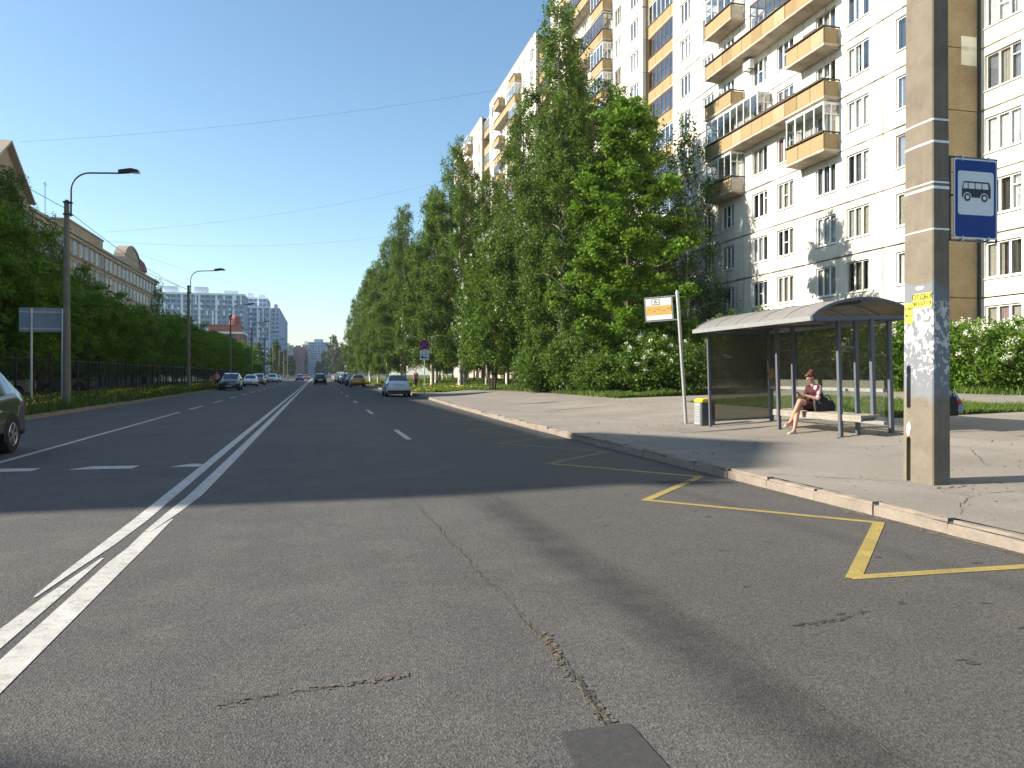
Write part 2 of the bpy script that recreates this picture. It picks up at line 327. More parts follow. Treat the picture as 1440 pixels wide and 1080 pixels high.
# cracks, joint seams and the patch near the camera
def crack(pts, w, m, seed, dens=60, jit=.02, z=.005, gap=.0, parent=None):
    """ragged crack: irregular crumbs strung along a path"""
    rn = random.Random(seed); mb = MB(); P = [Vector(p) for p in pts]; Ls = [(b-a).length for a, b in zip(P[:-1], P[1:])]; T = sum(Ls); n = int(T*dens); k = 0; ph = rn.uniform(0, 9)
    for i in range(n):
        s_ = T*(i+rn.random())/n; q = s_; j = 0
        while q > Ls[j] and j < len(Ls)-1: q -= Ls[j]; j += 1
        d = (P[j+1]-P[j]).normalized(); nr = Vector((-d.y, d.x)); c = P[j]+d*q+nr*(jit*(math.sin(s_*5+ph)+.6*math.sin(s_*13.7+ph*2)+.4*math.sin(s_*31))/2+rn.gauss(0, w*.25))
        env = .35+.65*abs(math.sin(s_*2.3+ph)*math.sin(s_*.9+ph*1.7)); 
        if rn.random() < gap*(1-env): continue
        l = rn.uniform(.6, 1.6)/dens*1.5; ww = w*env*rn.uniform(.35, 1.0); vs = []
        for a_ in range(6):
            t = math.pi*2*a_/6; vs.append((*(c+d*math.cos(t)*l*rn.uniform(.6, 1.1)+nr*math.sin(t)*ww*.6*rn.uniform(.6, 1.1)), (z if z is not None else float(zt(c.x))+.0065)+k*2e-6))
        mb.add(vs, [(0, 1, 2, 3, 4, 5)]); k += 1
    return stuff(mb.build('crack', m, parent or road))
crack([(1.1, 10.0), (1.17, 6.5), (1.25, 4.2), (1.2, 3.1)], .015, M_CRACK, 1, 80, .03, gap=.8)
crack([(1.1, 10.0), (1.17, 6.5), (1.25, 4.2), (1.22, 3.1)], .009, M_CRACKD, 2, 90, .03, .0062, .5)
crack([(1.27, 4.3), (1.22, 3.6), (1.23, 3.1)], .06, M_CRACK, 21, 120, .02, .0055, .7); crack([(1.24, 3.6), (1.24, 3.08)], .03, M_CRACKD, 22, 100, .02, .0066, .6)
crack([(2.1, 10), (2.18, 7), (2.22, 4), (2.2, 2.3), (2.2, .5)], .012, M_CRACK, 3, 80, .015, gap=.7)
crack([(2.1, 10), (2.18, 7), (2.22, 4), (2.2, 2.3), (2.2, .5)], .008, M_CRACKD, 4, 80, .015, .0062, .2)
crack([(-.45, 3.70), (-.1, 3.78), (.25, 3.80), (.45, 3.86)], .05, M_CRACK, 5, 130, .02, gap=.9); crack([(-.4, 3.72), (.1, 3.80), (.4, 3.85)], .014, M_CRACKD, 15, 90, .015, .0062, .8)
crack([(2.75, 4.02), (3.1, 4.05), (3.4, 4.18)], .05, M_CRACKD, 6, 120, .012, gap=.5)
crack([(-1.2, 10.3), (1.1, 9.98), (4.3, 9.82)], .02, M_CRACKD, 7, 60, .02, gap=.5)
crack([(-9, 8.2), (-6, 8.7), (-3.9, 8.55)], .05, M_CRACKD, 8, 60, .05, gap=.3)
crack([(4.6, 9.95), (5.1, 9.78), (5.65, 9.6)], .16, M_CRACKD, 9, 90, .03, gap=.4)
crack([(5.68, .5), (5.66, 6), (5.66, 12), (5.7, 22)], .09, M_CRACK, 10, 40, .02, .003, .3)
rp = random.Random(8)
for k_ in range(26):   # dark drips and stones scattered over the bus lane
    c_ = (rp.uniform(2.6, 5.4), rp.uniform(3.2, 9.6)); crack([c_, (c_[0]+.05, c_[1]+rp.uniform(-.02, .02))], .05, M_CRACKD, 40+k_, 60, .0, .003)
MB().add([(.99, 3.06, .007), (1.30, 3.07, .007), (1.30, 2.2, .007), (1.2, 1.9, .007), (.95, 1.9, .007), (.94, 2.6, .007)], [(0, 5, 4, 3, 2, 1)]).build('asphalt_patch', M_PATCH, road)

# kerbs: single stones on a mortar bed
def kerb(name, y0, y1, fx, side, nst, rnd):
    bed = struct(sheet(name, ar(y0, y1, 4), lambda y: fx(y)+(.012 if side > 0 else -.14), lambda y: fx(y)+(.14 if side > 0 else -.012), lambda x, y: .105, M_SEAM, 1))
    base = []
    for q in range(4):
        bm = bmesh.new(); bmesh.ops.create_cube(bm, size=1); bmesh.ops.scale(bm, vec=(.15, .985, .24), verts=bm.verts)
        bmesh.ops.bevel(bm, geom=[e for e in bm.edges if sum(v.co.z for v in e.verts) > .2], offset=.018+.008*q, segments=2, affect='EDGES')
        bmesh.ops.subdivide_edges(bm, edges=[e for e in bm.edges if abs(e.verts[0].co.y-e.verts[1].co.y) > .8], cuts=3)
        for v in bm.verts: v.co += Vector((rnd.uniform(-1, 1)*.006, 0, rnd.uniform(-1, 1)*.006))
        me = bpy.data.meshes.new('kerb_stone'); bm.to_mesh(me); bm.free(); me.materials.append(M_KERB); base.append(me)
    y = y0
    for k in range(nst):
        y = y0+k; x = fx(y+.5)+.075*side; sl_ = math.atan2(fx(y+1)-fx(y), 1)
        ob('kerb_stone', base[rnd.randrange(4)], bed, (x+rnd.uniform(-.008, .008), y+.5, .02+rnd.uniform(-.01, .008)), (0, rnd.uniform(-.02, .02), -sl_+rnd.uniform(-.008, .008)), (1, 1, 1))
    rest = MB(); yy = y0+nst
    while yy < y1: rest.prism([(fx(yy), 0), (fx(yy)+.15*side, 0), (fx(yy)+.15*side, .135), (fx(yy)+.02*side, .135)], yy, min(yy+4, y1), f=lambda u, v, w: (u+fx(w)-fx(yy), w, v)); yy += 4
    stuff(rest.build('far_kerb_stones', M_KERB, bed))
    return bed
kerb('kerb_right', 0, 220, xk, 1, 90, random.Random(1)); kerb('kerb_left', 12, 260, lambda y: KL, -1, 70, random.Random(2))
# gritty dust lying in the gutter at the foot of the kerb
def gxr(y):
    if y < 16: return 21.0
    if y < 27.4: return 14.0
    if y < 33: return 19.8
    return float(np.interp(y, [33, 40, 46, 52, 58, 61], [13.4, 13.5, 13.3, 12.4, 11, 7.6]))
py_ = sorted(set(ar(-30, 61, 1)+[15.98, 16.02, 27.38, 27.42, 32.98, 33.02]))
pav = struct(sheet('pavement', py_, lambda y: xk(y)+.14, gxr, lambda x, y: float(zt(x))+.004, M_PAVE, 26))
for k_, (pp, w_) in enumerate([([(6.0, 9.4), (6.9, 8.4), (8.4, 7.4), (10.2, 7.3)], .02), ([(7.1, 7.2), (8.6, 6.9), (10.5, 7.0)], .018), ([(6.0, 12.2), (7.4, 12.0), (8.4, 12.9), (9.6, 12.7)], .022), ([(6.1, 16.0), (7.6, 15.6), (8.9, 15.9)], .018), ([(6.2, 21), (8, 20.2), (11, 20.8)], .02), ([(6.3, 26), (9.5, 25), (13.4, 25.6)], .025), ([(8.4, 12.9), (8.9, 14.4)], .016), ([(6.9, 8.4), (7.0, 7.0), (6.1, 6.2)], .014), ([(11.0, 11.0), (13.2, 10.4), (15.6, 10.9)], .02)]):
    crack(pp, w_, M_CRACKD, 70+k_, 55, .05, None, .5, pav)
for k_, (x_, y_, w_) in enumerate([(7.4, 7.55, .3), (10.2, 13.1, .22), (10.1, 15.4, .2), (9.45, 18.35, .2), (9.5, 17.1, .18), (12.6, 11.2, .35)]):
    crack([(x_-w_, y_), (x_+w_, y_+.05)], .16, M_CRACK, 90+k_, 60, .02, None, .9, pav)
struct(sheet('footpath', ar(-10, 64, 2), lambda y: 19.6, lambda y: 23.4, lambda x, y: float(zt(x))+.012, M_PAVE, 4))
struct(sheet('pavement_far', ar(84, 100, 4), lambda y: xk(y)+.14, lambda y: xk(y)+2.2, lambda x, y: float(zt(x))+.006, M_PAVE, 4))
struct(sheet('lawn_right', ar(56, 200, 4), lambda y: xk(y)+.14, lambda y: 26.0, lambda x, y: float(zt(x))-.004, M_LAWN, 12))
struct(sheet('lawn_by_shelter', ar(16, 27.4, .6), lambda y: 13.9, lambda y: 19.7, lambda x, y: float(zt(x))+.004, M_LAWN, 6))
struct(sheet('lawn_by_building', ar(-10, 60, 2), lambda y: 23.3, lambda y: 27.3, lambda x, y: float(zt(x))+.008, M_LAWN, 3))
struct(sheet('verge_left', ar(8, 240, 4), lambda y: -14.5, lambda y: KL-.14, lambda x, y: .118, M_LAWN, 4))
struct(sheet('yard_left', ar(0, 200, 20), lambda y: -32.5, lambda y: -14.4, lambda x, y: .125, M_PAVE, 4))

M_GR1 = leaf_mat('grass_blade', (.05, .10, .012), (.09, .155, .025), (.15, .20, .045), .3); M_GR2 = leaf_mat('verge_blade', (.04, .08, .015), (.07, .13, .02), (.12, .16, .04), .3)
M_DAND = mat('dandelion_yellow', (.62, .46, .03), .8, .15)
def grass(name, xs, ys, n, h, m, seed, w=.022, clump=.5, zoff=0.0):
    r = np.random.default_rng(seed); x = r.uniform(*xs, n); y = ys[0]+(ys[1]-ys[0])*r.random(n)**1.5
    z = zt(x)+zoff; hh = h*r.uniform(.4, 1.15, n)*(1+clump*np.sin(x*2.1+y*1.3)*np.sin(y*.9-x)); a = r.uniform(0, 6.28, n); ww = w*(1+y/40)
    lean = r.normal(0, .35, (n, 2))*hh[:, None]
    b = np.stack([x, y, z-.01], 1); d = np.stack([np.cos(a)*ww, np.sin(a)*ww, 0*a], 1); t = b+np.stack([lean[:, 0], lean[:, 1], hh], 1)
    V = np.stack([b-d, b+d, t], 1).reshape(-1, 3); return stuff(ob(name, quads_np(name, V, m, 3)))
def flowers(name, xs, ys, n, h, m, seed, s=.035, gate=.2, zoff=0):
    r = np.random.default_rng(seed); x = r.uniform(*xs, n); y = ys[0]+(ys[1]-ys[0])*r.random(n)**1.4
    k = np.sin(x*.9+1)*np.sin(y*.35+.5)+.4*np.sin(y*1.7) > gate-.4; x = x[k]; y = y[k]; n = len(x); z = zt(x)+h*r.uniform(.6, 1.1, n)+zoff
    c = np.stack([x, y, z], 1); ss = s*(1+y/70)*r.uniform(.7, 1.2, n); tl = r.normal(0, .4, (n, 2)); V = []
    for u, v in ((-1, -1), (1, -1), (1, 1), (-1, 1)): V.append(c+np.stack([u*ss, v*ss, u*ss*tl[:, 0]+v*ss*tl[:, 1]], 1))
    return stuff(ob(name, quads_np(name, np.stack(V, 1).reshape(-1, 3), m, 4)))
def tagged(o, l, c): o['label'] = l; o['category'] = c; USED[l] = 1; return o
tagged(grass('grass_left_verge', (-14.2, -9.5), (12, 150), 60000, .42, M_GR2, 1, .02), 'rank grass and weeds on the verge in front of the black fence', 'grass')
tagged(flowers('dandelions_left', (-13.5, -9.6), (14, 120), 6000, .40, M_DAND, 2, .022), 'yellow dandelions dotting the left hand verge', 'flowers')
tagged(grass('grass_by_shelter', (13.95, 19.6), (16.05, 27.4), 42000, .15, M_GR1, 3, .012), 'bright lawn between the bus shelter and the footpath', 'grass')
tagged(grass('grass_by_building', (23.4, 26.8), (0, 58), 26000, .3, M_GR1, 4, .016), 'grass growing under the flowering hedge by the footpath', 'grass')
tagged(grass('grass_under_birches', (7.2, 24), (57, 150), 60000, .22, M_GR1, 5, .02), 'sunny grass under the birches beyond the pavement', 'grass')
tagged(grass('grass_island', (13.5, 19.6), (33.2, 57), 32000, .25, M_GR1, 51, .016), 'grass around the stems of the bushes beside the pavement', 'grass')
tagged(flowers('dandelions_right', (7.2, 13), (58, 110), 1300, .2, M_DAND, 6, .022), 'yellow dandelions beside the parked white sedan', 'flowers')
M_LITT = mat('dry_leaf', (.14, .105, .06), .9, .5, 30, world=True)
tagged(flowers('dry_leaves', (6.1, 14), (4, 32), 700, .010, M_LITT, 16, .010), 'scattered dry leaves and crumbs on the pavement', 'litter')

# ------------------------------------------------------------------ apartment block on the right
def wp(o):
    if o.parent is not None: o.matrix_parent_inverse = Matrix.Translation(-o.parent.location)
    return o
def part(name, me, parent, loc=(0, 0, 0), rot=None, scale=None): return wp(ob(name, me, parent, loc, rot, scale))
FX = 27.0; F0 = 2.15; FH = 2.8; SILL = .85; WH = 1.58
bld = thing('apartment_building', 'long white panel apartment block with ochre balconies behind the trees', 'building', (33, 28.4, .8))
def panel_mesh(w, h, holes, m, gap=.035, th=.3):
    ys = sorted({gap, w-gap}|{a for a, b, c, d in holes}|{b for a, b, c, d in holes}); zs = sorted({gap, h-gap}|{c for a, b, c, d in holes}|{d for a, b, c, d in holes})
    def solid(i, j):
        if i < 0 or j < 0 or i >= len(ys)-1 or j >= len(zs)-1: return False
        yc = (ys[i]+ys[i+1])/2; zc = (zs[j]+zs[j+1])/2
        return not any(a < yc < b and c < zc < d for a, b, c, d in holes)
    mb = MB()
    for i in range(len(ys)-1):
        for j in range(len(zs)-1):
            if not solid(i, j): continue
            y0, y1, z0, z1 = ys[i], ys[i+1], zs[j], zs[j+1]
            mb.add([(0, y0, z0), (0, y0, z1), (0, y1, z1), (0, y1, z0)], [(0, 1, 2, 3)])
            for di, dj, q in ((-1, 0, ((y0, z0), (y0, z1))), (1, 0, ((y1, z1), (y1, z0))), (0, -1, ((y1, z0), (y0, z0))), (0, 1, ((y0, z1), (y1, z1)))):
                if not solid(i+di, j+dj): (ya, za), (yb, zb) = q; mb.add([(0, ya, za), (th, ya, za), (th, yb, zb), (0, yb, zb)], [(0, 1, 2, 3)])
    return mb.mesh('wall_panel', m)
WIN_CACHE = {}; M_FRAMEG = mat('grey_wood_frame', (.40, .38, .34), .7, .2)
def window_meshes(w, h, kind):
    k = (round(w, 2), h, kind)
    if k in WIN_CACHE: return WIN_CACHE[k]
    fr = MB(); e = .075
    for a, b, c, d in ((0, w, 0, e), (0, w, h-e, h), (0, e, e, h-e), (w-e, w, e, h-e)): fr.box(.09, .15, a, b, c, d)
    cuts = {0: [], 1: [.5], 2: [.34, .67], 3: [.3, .62]}[kind if kind < 4 else 2]; pos = [0]+[c*w for c in cuts]+[w]
    for c in pos[1:-1]: fr.box(.088, .152, c-.055, c+.055, e, h-e)
    if kind == 3: fr.box(.089, .151, e, pos[1]-.045, h*.68, h*.68+.05)
    if kind == 4: fr.box(.089, .151, pos[1]+.045, pos[2]-.045, h*.5-.02, h*.5+.02)
    panes = []
    for a, b in zip(pos[:-1], pos[1:]):
        panes.append(MB().box(.115, .121, a+.03, b-.03, .03, h-.03).mesh('pane', M_PANE))
    sill = MB().add([(-.07, -.04, -.045), (.09, -.04, 0), (.09, w+.04, 0), (-.07, w+.04, -.045), (-.07, -.04, -.06), (.09, -.04, -.05), (.09, w+.04, -.05), (-.07, w+.04, -.06)], [(0, 1, 2, 3), (7, 6, 5, 4), (0, 3, 7, 4), (0, 4, 5, 1), (2, 6, 7, 3), (1, 5, 6, 2)]).mesh('sill', M_FRAME)
    cur = []
    for q, (a, b) in enumerate(((.04, .42), (.55, .96), (.04, .96), (.3, .62), (.04, .2))):
        c = MB(); n = 14; vs = []
        for i in range(n+1): y = w*(a+(b-a)*i/n); vs += [(.215+.02*math.sin(i*2.3), y, .03), (.215+.02*math.sin(i*2.3), y, h-.03)]
        c.add(vs, [(2*i, 2*i+1, 2*i+3, 2*i+2) for i in range(n)]); cur.append(c.mesh('curtain', CURT[0]))
    allp = MB(); [allp.box(.115, .121, a+.03, b-.03, .03, h-.03) for a, b in zip(pos[:-1], pos[1:])]
    WIN_CACHE[k] = (fr.mesh('window', M_FRAME), panes, sill, cur, allp.mesh('pane', M_PANE)); return WIN_CACHE[k]
wr = random.Random(7)
def window(parent, X, y, z, w, near, h=WH, mirror=False):
    fm, panes, sill, cur, allp = window_meshes(w, h, wr.choice([2, 2, 2, 3, 4]) if w > 1.4 else 1)
    o = part('window', fm, parent, (X, y, z))
    if wr.random() < .14: o.material_slots[0].link = 'OBJECT'; o.material_slots[0].material = M_BROWNF if wr.random() < .12 else M_FRAMEG
    if near:
        for p in panes: part('pane', p, o, (X, y, z))
    else: part('pane', allp, o, (X, y, z))
    part('sill', sill, o, (X, y, z))
    for _ in range(wr.choice([1, 2, 2, 3])):
        c = part('curtain', wr.choice(cur[:3]+cur), o, (X+wr.choice([0, .02]), y, z)); c.material_slots[0].link = 'OBJECT'; c.material_slots[0].material = wr.choices(CURT, [6, 3, 2, 1])[0]
    return o
WREL = [(.95, 2.85), (4.69, 6.4), (7.26, 8.96), (11., 12.7), (13.7, 15.4), (17.6, 19.2), (20.3, 21.9), (23.8, 25.5)]
PREL = [0, 3.7, 10.1, 16.5, 22.9, 26.7]
PM = []
for a, b in zip(PREL[:-1], PREL[1:]): PM.append(panel_mesh(b-a, FH, [(u-a, v-a, SILL, SILL+WH) for u, v in WREL if a < u < b], M_WALL))
TOPF = 15
starts = [28.4, 60.8, 93.8, 127.0]; vis = [(1, 10), (1, 15), (1, 15), (1, 15)]; winf = [(1, 10), (4, 15), (8, 15), (10, 15)]
core = MB(); ztop = F0+FH*TOPF+.9
for i, s0 in enumerate(starts):
    core.box(FX+.31, 40, s0+.31, s0+26.69, .7, ztop-.1)
    if i < 3: core.box(FX+1.92, 39.9, s0+26.71, starts[i+1]+.29, .7, ztop-.15)
core.box(29.31, 39.95, -2, 28.69, .7, ztop-.3)
part('core_wall', core.mesh('core_wall', M_SEAM), bld)
lowwin = MB()
for i, s0 in enumerate(starts):
    for f in range(1, TOPF+1):
        z = F0+(f-1)*FH
        if i == 0 and f > 10:
            part('wall_panel', panel_mesh(26.7, FH, [], M_WALL), bld, (FX, s0, z)); continue
        for k, (a, b) in enumerate(zip(PREL[:-1], PREL[1:])): part('wall_panel', PM[k], bld, (FX, s0+a, z))
        for (u, v) in WREL:
            if winf[i][0] <= f <= winf[i][1]: window(bld, FX, s0+u, z+SILL, v-u, i == 0)
            else: lowwin.box(FX+.1, FX+.14, s0+u, s0+v, z+SILL, z+SILL+WH)
    for f in range(0, 1): pass
    soc = MB().box(FX+.06, FX+.3, s0+.02, s0+26.68, .7, F0-.02); part('socle', soc.mesh('socle', M_SLAB), bld)
    part('parapet', MB().box(FX+.0, FX+.3, s0+.01, s0+26.69, F0+FH*TOPF+.02, ztop).mesh('parapet', M_WALL), bld)
    part('parapet_cap', MB().box(FX-.06, FX+.4, s0-.04, s0+26.74, ztop, ztop+.09).mesh('parapet_cap', M_SLAB), bld)
stuff(part('lower_windows', lowwin.mesh('lower_windows', M_DARK), bld))
# tiled end walls that step back to the loggia slots and to the right hand wing
tp = {}
def tile_panel(w):
    if w not in tp:
        mb = MB().box(.302, w, 0, .3, .02, FH-.02); tp[w] = mb.mesh('tile_panel', M_TILE)
    return tp[w]
for s0 in starts:
    w = 2.0
    for f in range(1, TOPF+1): part('tile_panel', tile_panel(w), bld, (FX, s0, F0+(f-1)*FH))
    part('tile_panel', MB().box(.302, w, 0, .3, 0, F0-.72).mesh('tile_panel', M_TILE), bld, (FX, s0, .7))
for k, (zz, y0) in enumerate(((9.6, 1.0), (15.4, 1.0))):
    part('render_patch', MB().box(FX+y0, FX+1.85, 28.385, 28.4, zz, zz+1.3).mesh('render_patch', M_WALL2), bld)
# right hand wing, set back 2 m
RW = [(.9, 2.76), (4.25, 6.1)]
rpm = panel_mesh(6.4, FH, [(a, b, SILL, SILL+WH) for a, b in RW], M_WALL2); rblank = panel_mesh(6.4, FH, [(1.2, 3, SILL, SILL+WH)], M_WALL2)
for f in range(1, 9):
    z = F0+(f-1)*FH; part('wall_panel', rpm, bld, (29.0, 22.0, z)); part('wall_panel', rblank, bld, (29.0, 15.6, z))
    for a, b in RW: window(bld, 29.0, 22.0+a, z+SILL, b-a, True)
    window(bld, 29.0, 16.8, z+SILL, 1.8, False)
part('socle', MB().box(29.06, 29.3, 10, 28.38, .7, F0-.02).mesh('socle', M_SLAB), bld)
part('corner_joint', MB().box(28.9, 29.02, 28.30, 28.44, .8, 40).mesh('corner_joint', M_SEAM), bld)

# balconies
def strip_mesh(L, h, th, m, name): return MB().box(0, th, 0, L, 0, h).mesh(name, m)
M_RIB = mat('ribbed_cladding', (.48, .43, .36), .7, .2); M_TEAL = mat('teal_awning', (.08, .22, .18), .7, .2)
PANW = 1.117; M_BALC2 = wall_mat('balcony_faded', (.34, .27, .165), (.28, .22, .14), .7, 1.2); M_BALC3 = wall_mat('balcony_dark', (.25, .18, .09), (.18, .13, .08), .7, 1.2)
pan_me = MB().box(0, .035, .012, PANW-.012, 0, .76).mesh('parapet_panel', M_BALC); side_me = MB().box(.03, .97, 0, .035, 0, .80).mesh('side_panel', M_BALC)
rib = MB().box(.03, .97, .012, .03, 0, .80)
for k in range(12): rib.box(.04+k*.078, .075+k*.078, 0, .012, 0, .80)
rib_me = rib.mesh('side_panel', M_RIB)
br = random.Random(11); GL = {}
def glazing(parent, x0, y0, y1, z, mf, sides=True, h=1.55, depth=.95, roof=False):
    L = y1-y0; n = max(2, round(L/.85)); k = (round(L, 2), mf.name, n, round(h, 2), depth)
    if k not in GL:
        f = MB(); p = MB()
        f.box(0, .06, 0, L, 0, .06); f.box(0, .06, 0, L, h-.06, h)
        for i in range(n+1): y = min(max(i*L/n-.03, 0), L-.06); f.box(.001, .059, y, y+.06, .06, h-.06)
        p.box(.025, .031, .03, L-.03, .03, h-.03)
        for y in (0, L-.06):
            f.box(.06, depth, y, y+.06, 0, .06); f.box(.06, depth, y, y+.06, h-.06, h); f.box(depth/2-.03, depth/2+.03, y+.001, y+.059, .06, h-.06); f.box(.06, depth, y+.002, y+.058, h*.62, h*.62+.05)
            p.box(.06, depth, y+.025, y+.031, .03, h-.03)
        GL[k] = (f.mesh('glazing_frame', mf), p.mesh('glazing_pane', M_PANE))
    fm, pm = GL[k]; part('glazing_frame', fm, parent, (x0, y0, z)); part('glazing_pane', pm, parent, (x0, y0, z))
def balcony(y0, L, z, glz=None, glm=None, ribbed=False, x=26.0):
    o = part('balcony', MB().box(0, 1.02, -.06, L+.06, 0, .14).add([(.0, 0, 0), (1, 0, 0), (1, 0, -.1), (.0, L, 0), (1, L, 0), (1, L, -.1)], [(0, 1, 2), (5, 4, 3), (0, 2, 5, 3)]).mesh('balcony', M_SLAB), bld, (x, y0, z))
    n = round(L/PANW)
    for k in range(n):
        pp_ = part('parapet_panel', pan_me, o, (x+.02+br.uniform(-.01, .01), y0+k*L/n, z+.17), None, (1, L/n/PANW, 1))
        if br.random() < .22: pp_.material_slots[0].link = 'OBJECT'; pp_.material_slots[0].material = br.choice([M_BALC2, M_BALC2, M_BALC3])
    part('side_panel', rib_me if ribbed else side_me, o, (x, y0+.001, z+.17)); part('side_panel', side_me, o, (x, y0+L-.036, z+.17))
    rl = MB().box(-.05, .09, -.05, L+.05, .86, .93).box(.09, 1.0, -.05, .03, .86, .93).box(.03, 1.0, L-.03, L+.05, .86, .93)
    if br.random() < .5: rl.box(-.02, .02, 0, L*.6, .90, .98)
    if br.random() < .35: rl.box(-.04, .12, L*.2, L*.5, .88, 1.02)
    for k in range(n+1): rl.box(.06, .09, min(k*L/n, L-.03), min(k*L/n, L-.03)+.03, .0, .86)
    rl.box(.062, .085, .01, L-.01, .70, .86)  # dark strip added behind the gap below the rail, as its shade
    part('rail', rl.mesh('rail', M_RAILGAP), o, (x, y0, z+.15))
    for (a, b, m) in (glz or []):
        glazing(o, x+.03, y0+a, y0+b, z+1.03, m)
        part('balcony_roof', MB().box(0, 1.0, a-.02, b+.02, 2.60, 2.64).mesh('balcony_roof', M_FRAME), o, (x, y0, z))
    return o
Rr = (6.95, 3.35); Ll = (16.35, 3.35); Lo = (6.95, 12.75)
def fz(f): return F0+(f-1)*FH
for i, s0 in enumerate(starts):
    for f in range(5 if i == 0 else (6 if i == 1 else 9), 11 if i == 0 else 16):
        z = fz(f)
        if f % 2 == 1:
            gr_ = gl_ = None; rb = False
            if i == 0: gr_ = [(0, 3.35, M_FRAME)] if f == 5 else None; gl_ = [(0, 3.35, M_FRAME)] if f in (5, 9) else None; rb = f in (5, 9)
            else:
                if br.random() < .6: gr_ = [(0, 3.35, M_FRAME)]
                if br.random() < .5: gl_ = [(0, 3.35, br.choice([M_FRAME, M_BROWNF]))]
            balcony(s0+Rr[0], Rr[1], z, gr_); balcony(s0+Ll[0], Ll[1], z, gl_, ribbed=rb)
        else:
            g_ = None
            if i == 0: g_ = {6: [(6.3, 12.7, M_FRAME)], 8: [(2.9, 7.2, M_BROWNF)], 10: [(0, 5, M_FRAME)]}[f]
            elif br.random() < .75: a = br.choice([0, 6.2]); g_ = [(a, a+br.choice([4.4, 6.4]), br.choice([M_FRAME, M_FRAME, M_BROWNF]))]
            balcony(s0+Lo[0], Lo[1], z, g_)
# loggia slots between the sections
for i in range(3):
    y0 = starts[i]+26.72; L = starts[i+1]-y0-.02
    back = panel_mesh(L, FH, [(.7, 1.6, .12, 2.3), (2.4, 4.1, SILL, SILL+WH)], M_WALL)
    for f in range((4 if i == 0 else 7), (13 if i == 0 else 16)):
        z = fz(f); part('wall_panel', back, bld, (28.62, y0, z))
        o = part('loggia', MB().box(0, 1.1, .01, L-.01, 0, .14).mesh('loggia', M_SLAB), bld, (27.5, y0, z))
        n = 4
        for k in range(n): part('parapet_panel', pan_me, o, (27.5, y0+k*L/n+.005, z+.15), None, (1, L/n/PANW*.995, 1.12))
        part('rail', MB().box(-.03, .06, .01, L-.01, .0, .05).mesh('rail', M_RAILGAP), o, (27.5, y0, z+1.06))
        if br.random() < .75: glazing(o, 27.53, y0+.02, y0+L-.02, z+1.12, br.choice([M_FRAME, M_FRAME, M_BROWNF]), h=1.62, depth=.5)
# air conditioner under the long balcony
ac = part('air_conditioner', MB().box(-.45, -.12, 0, .8, 0, .55).mesh('air_conditioner', M_FRAME), bld, (27.0, 28.4+14.95, fz(7)+2.0))
part('bracket', MB().box(-.5, 0, .1, .14, -.06, 0).box(-.5, 0, .66, .7, -.06, 0).mesh('bracket', M_BLACK), ac, (27.0, 28.4+14.95, fz(7)+2.0))

# ------------------------------------------------------------------ old cream building on the left
M_CREAM = wall_mat('cream_render', (.36, .30, .22), (.26, .21, .15), .4, .3); M_TRIM = wall_mat('cornice_stone', (.38, .33, .26), (.26, .22, .17), .4, .4)
M_ROOF = mat('roof_metal', (.10, .105, .11), .55, .2, world=True); M_DOME = mat('dome_copper_red', (.22, .06, .05), .5, .2, world=True)
BX = -33.5; EZ = 21.6; BY0, BY1 = 16.0, 179
lb = thing('cream_building', 'long cream building with gables and a red dome behind the trees on the left', 'building', (BX-6, 90, .1))
part('wall', MB().box(BX-14, BX-.0, BY0, BY1, .05, EZ-.6).mesh('wall', M_CREAM), lb)
part('cornice', MB().box(BX-.0, BX+.55, BY0-.4, BY1+.3, EZ-.35, EZ).box(BX, BX+.3, BY0-.2, BY1+.2, EZ-.9, EZ-.37).box(BX, BX+.2, BY0, BY1+.1, EZ-3.3, EZ-3.05).mesh('cornice', M_TRIM), lb)
part('roof', MB().prism([(BX+.2, EZ-.59), (BX-14.2, EZ-.59), (BX-10, EZ+1.0), (BX-5, EZ+1.0)], BY0-.2, BY1, f=lambda u, v, w: (u, w, v)).mesh('roof', M_ROOF), lb)
def gable(yc, hw, za, d=7):
    g_ = part('gable', MB().prism([(-hw, EZ-.58), (hw, EZ-.58), (hw, EZ+.5), (0, za), (-hw, EZ+.5)], BX+.05, BX-d, f=lambda u, v, w: (w, yc+u, v)).mesh('gable', M_CREAM), lb)
    c = MB()
    for s in (-1, 1): c.bar((BX-d/2+.3, yc+s*(hw+.25), EZ+.38), (BX-d/2+.3, yc-s*.02, za+.1), d+1.0, .25)
    part('gable_coping', c.mesh('gable_coping', M_TRIM), g_)
gable(19.8, 3.3, 23.2); gable(57, 4.2, 25.2); gable(96.2, 7.2, 27.3, 10)
part('parapet_block', MB().box(BX-3, BX+.2, 118, 136, EZ-.01, EZ+1.3).box(BX-3.1, BX+.35, 117.8, 136.2, EZ+1.3, EZ+1.55).mesh('parapet_block', M_CREAM), lb)
arc = [(math.cos(t)*6.2, math.sin(t)*3.1) for t in [math.pi*k/16 for k in range(17)]]
part('arched_pediment', MB().prism([(-6.2, -.6), (6.2, -.6)]+arc, BX+.25, BX-1.2, f=lambda u, v, w: (w, 156+u, EZ+.3+v)).mesh('arched_pediment', M_CREAM), lb)
arc2 = [(math.cos(t)*6.6, math.sin(t)*3.5) for t in [math.pi*k/16 for k in range(17)]]
part('arch_coping', MB().add([(BX+x, 156+a[0], EZ+.3+a[1]) for x in (.45, -1.4) for a in arc2+arc[::-1]], [(k, k+1, 32-k, 33-k) for k in range(16)]+[(34+33-k, 34+32-k, 34+k+1, 34+k) for k in range(16)]+[(k, 34+k, 35+k, k+1) for k in range(16)]).mesh('arch_coping', M_TRIM), lb)
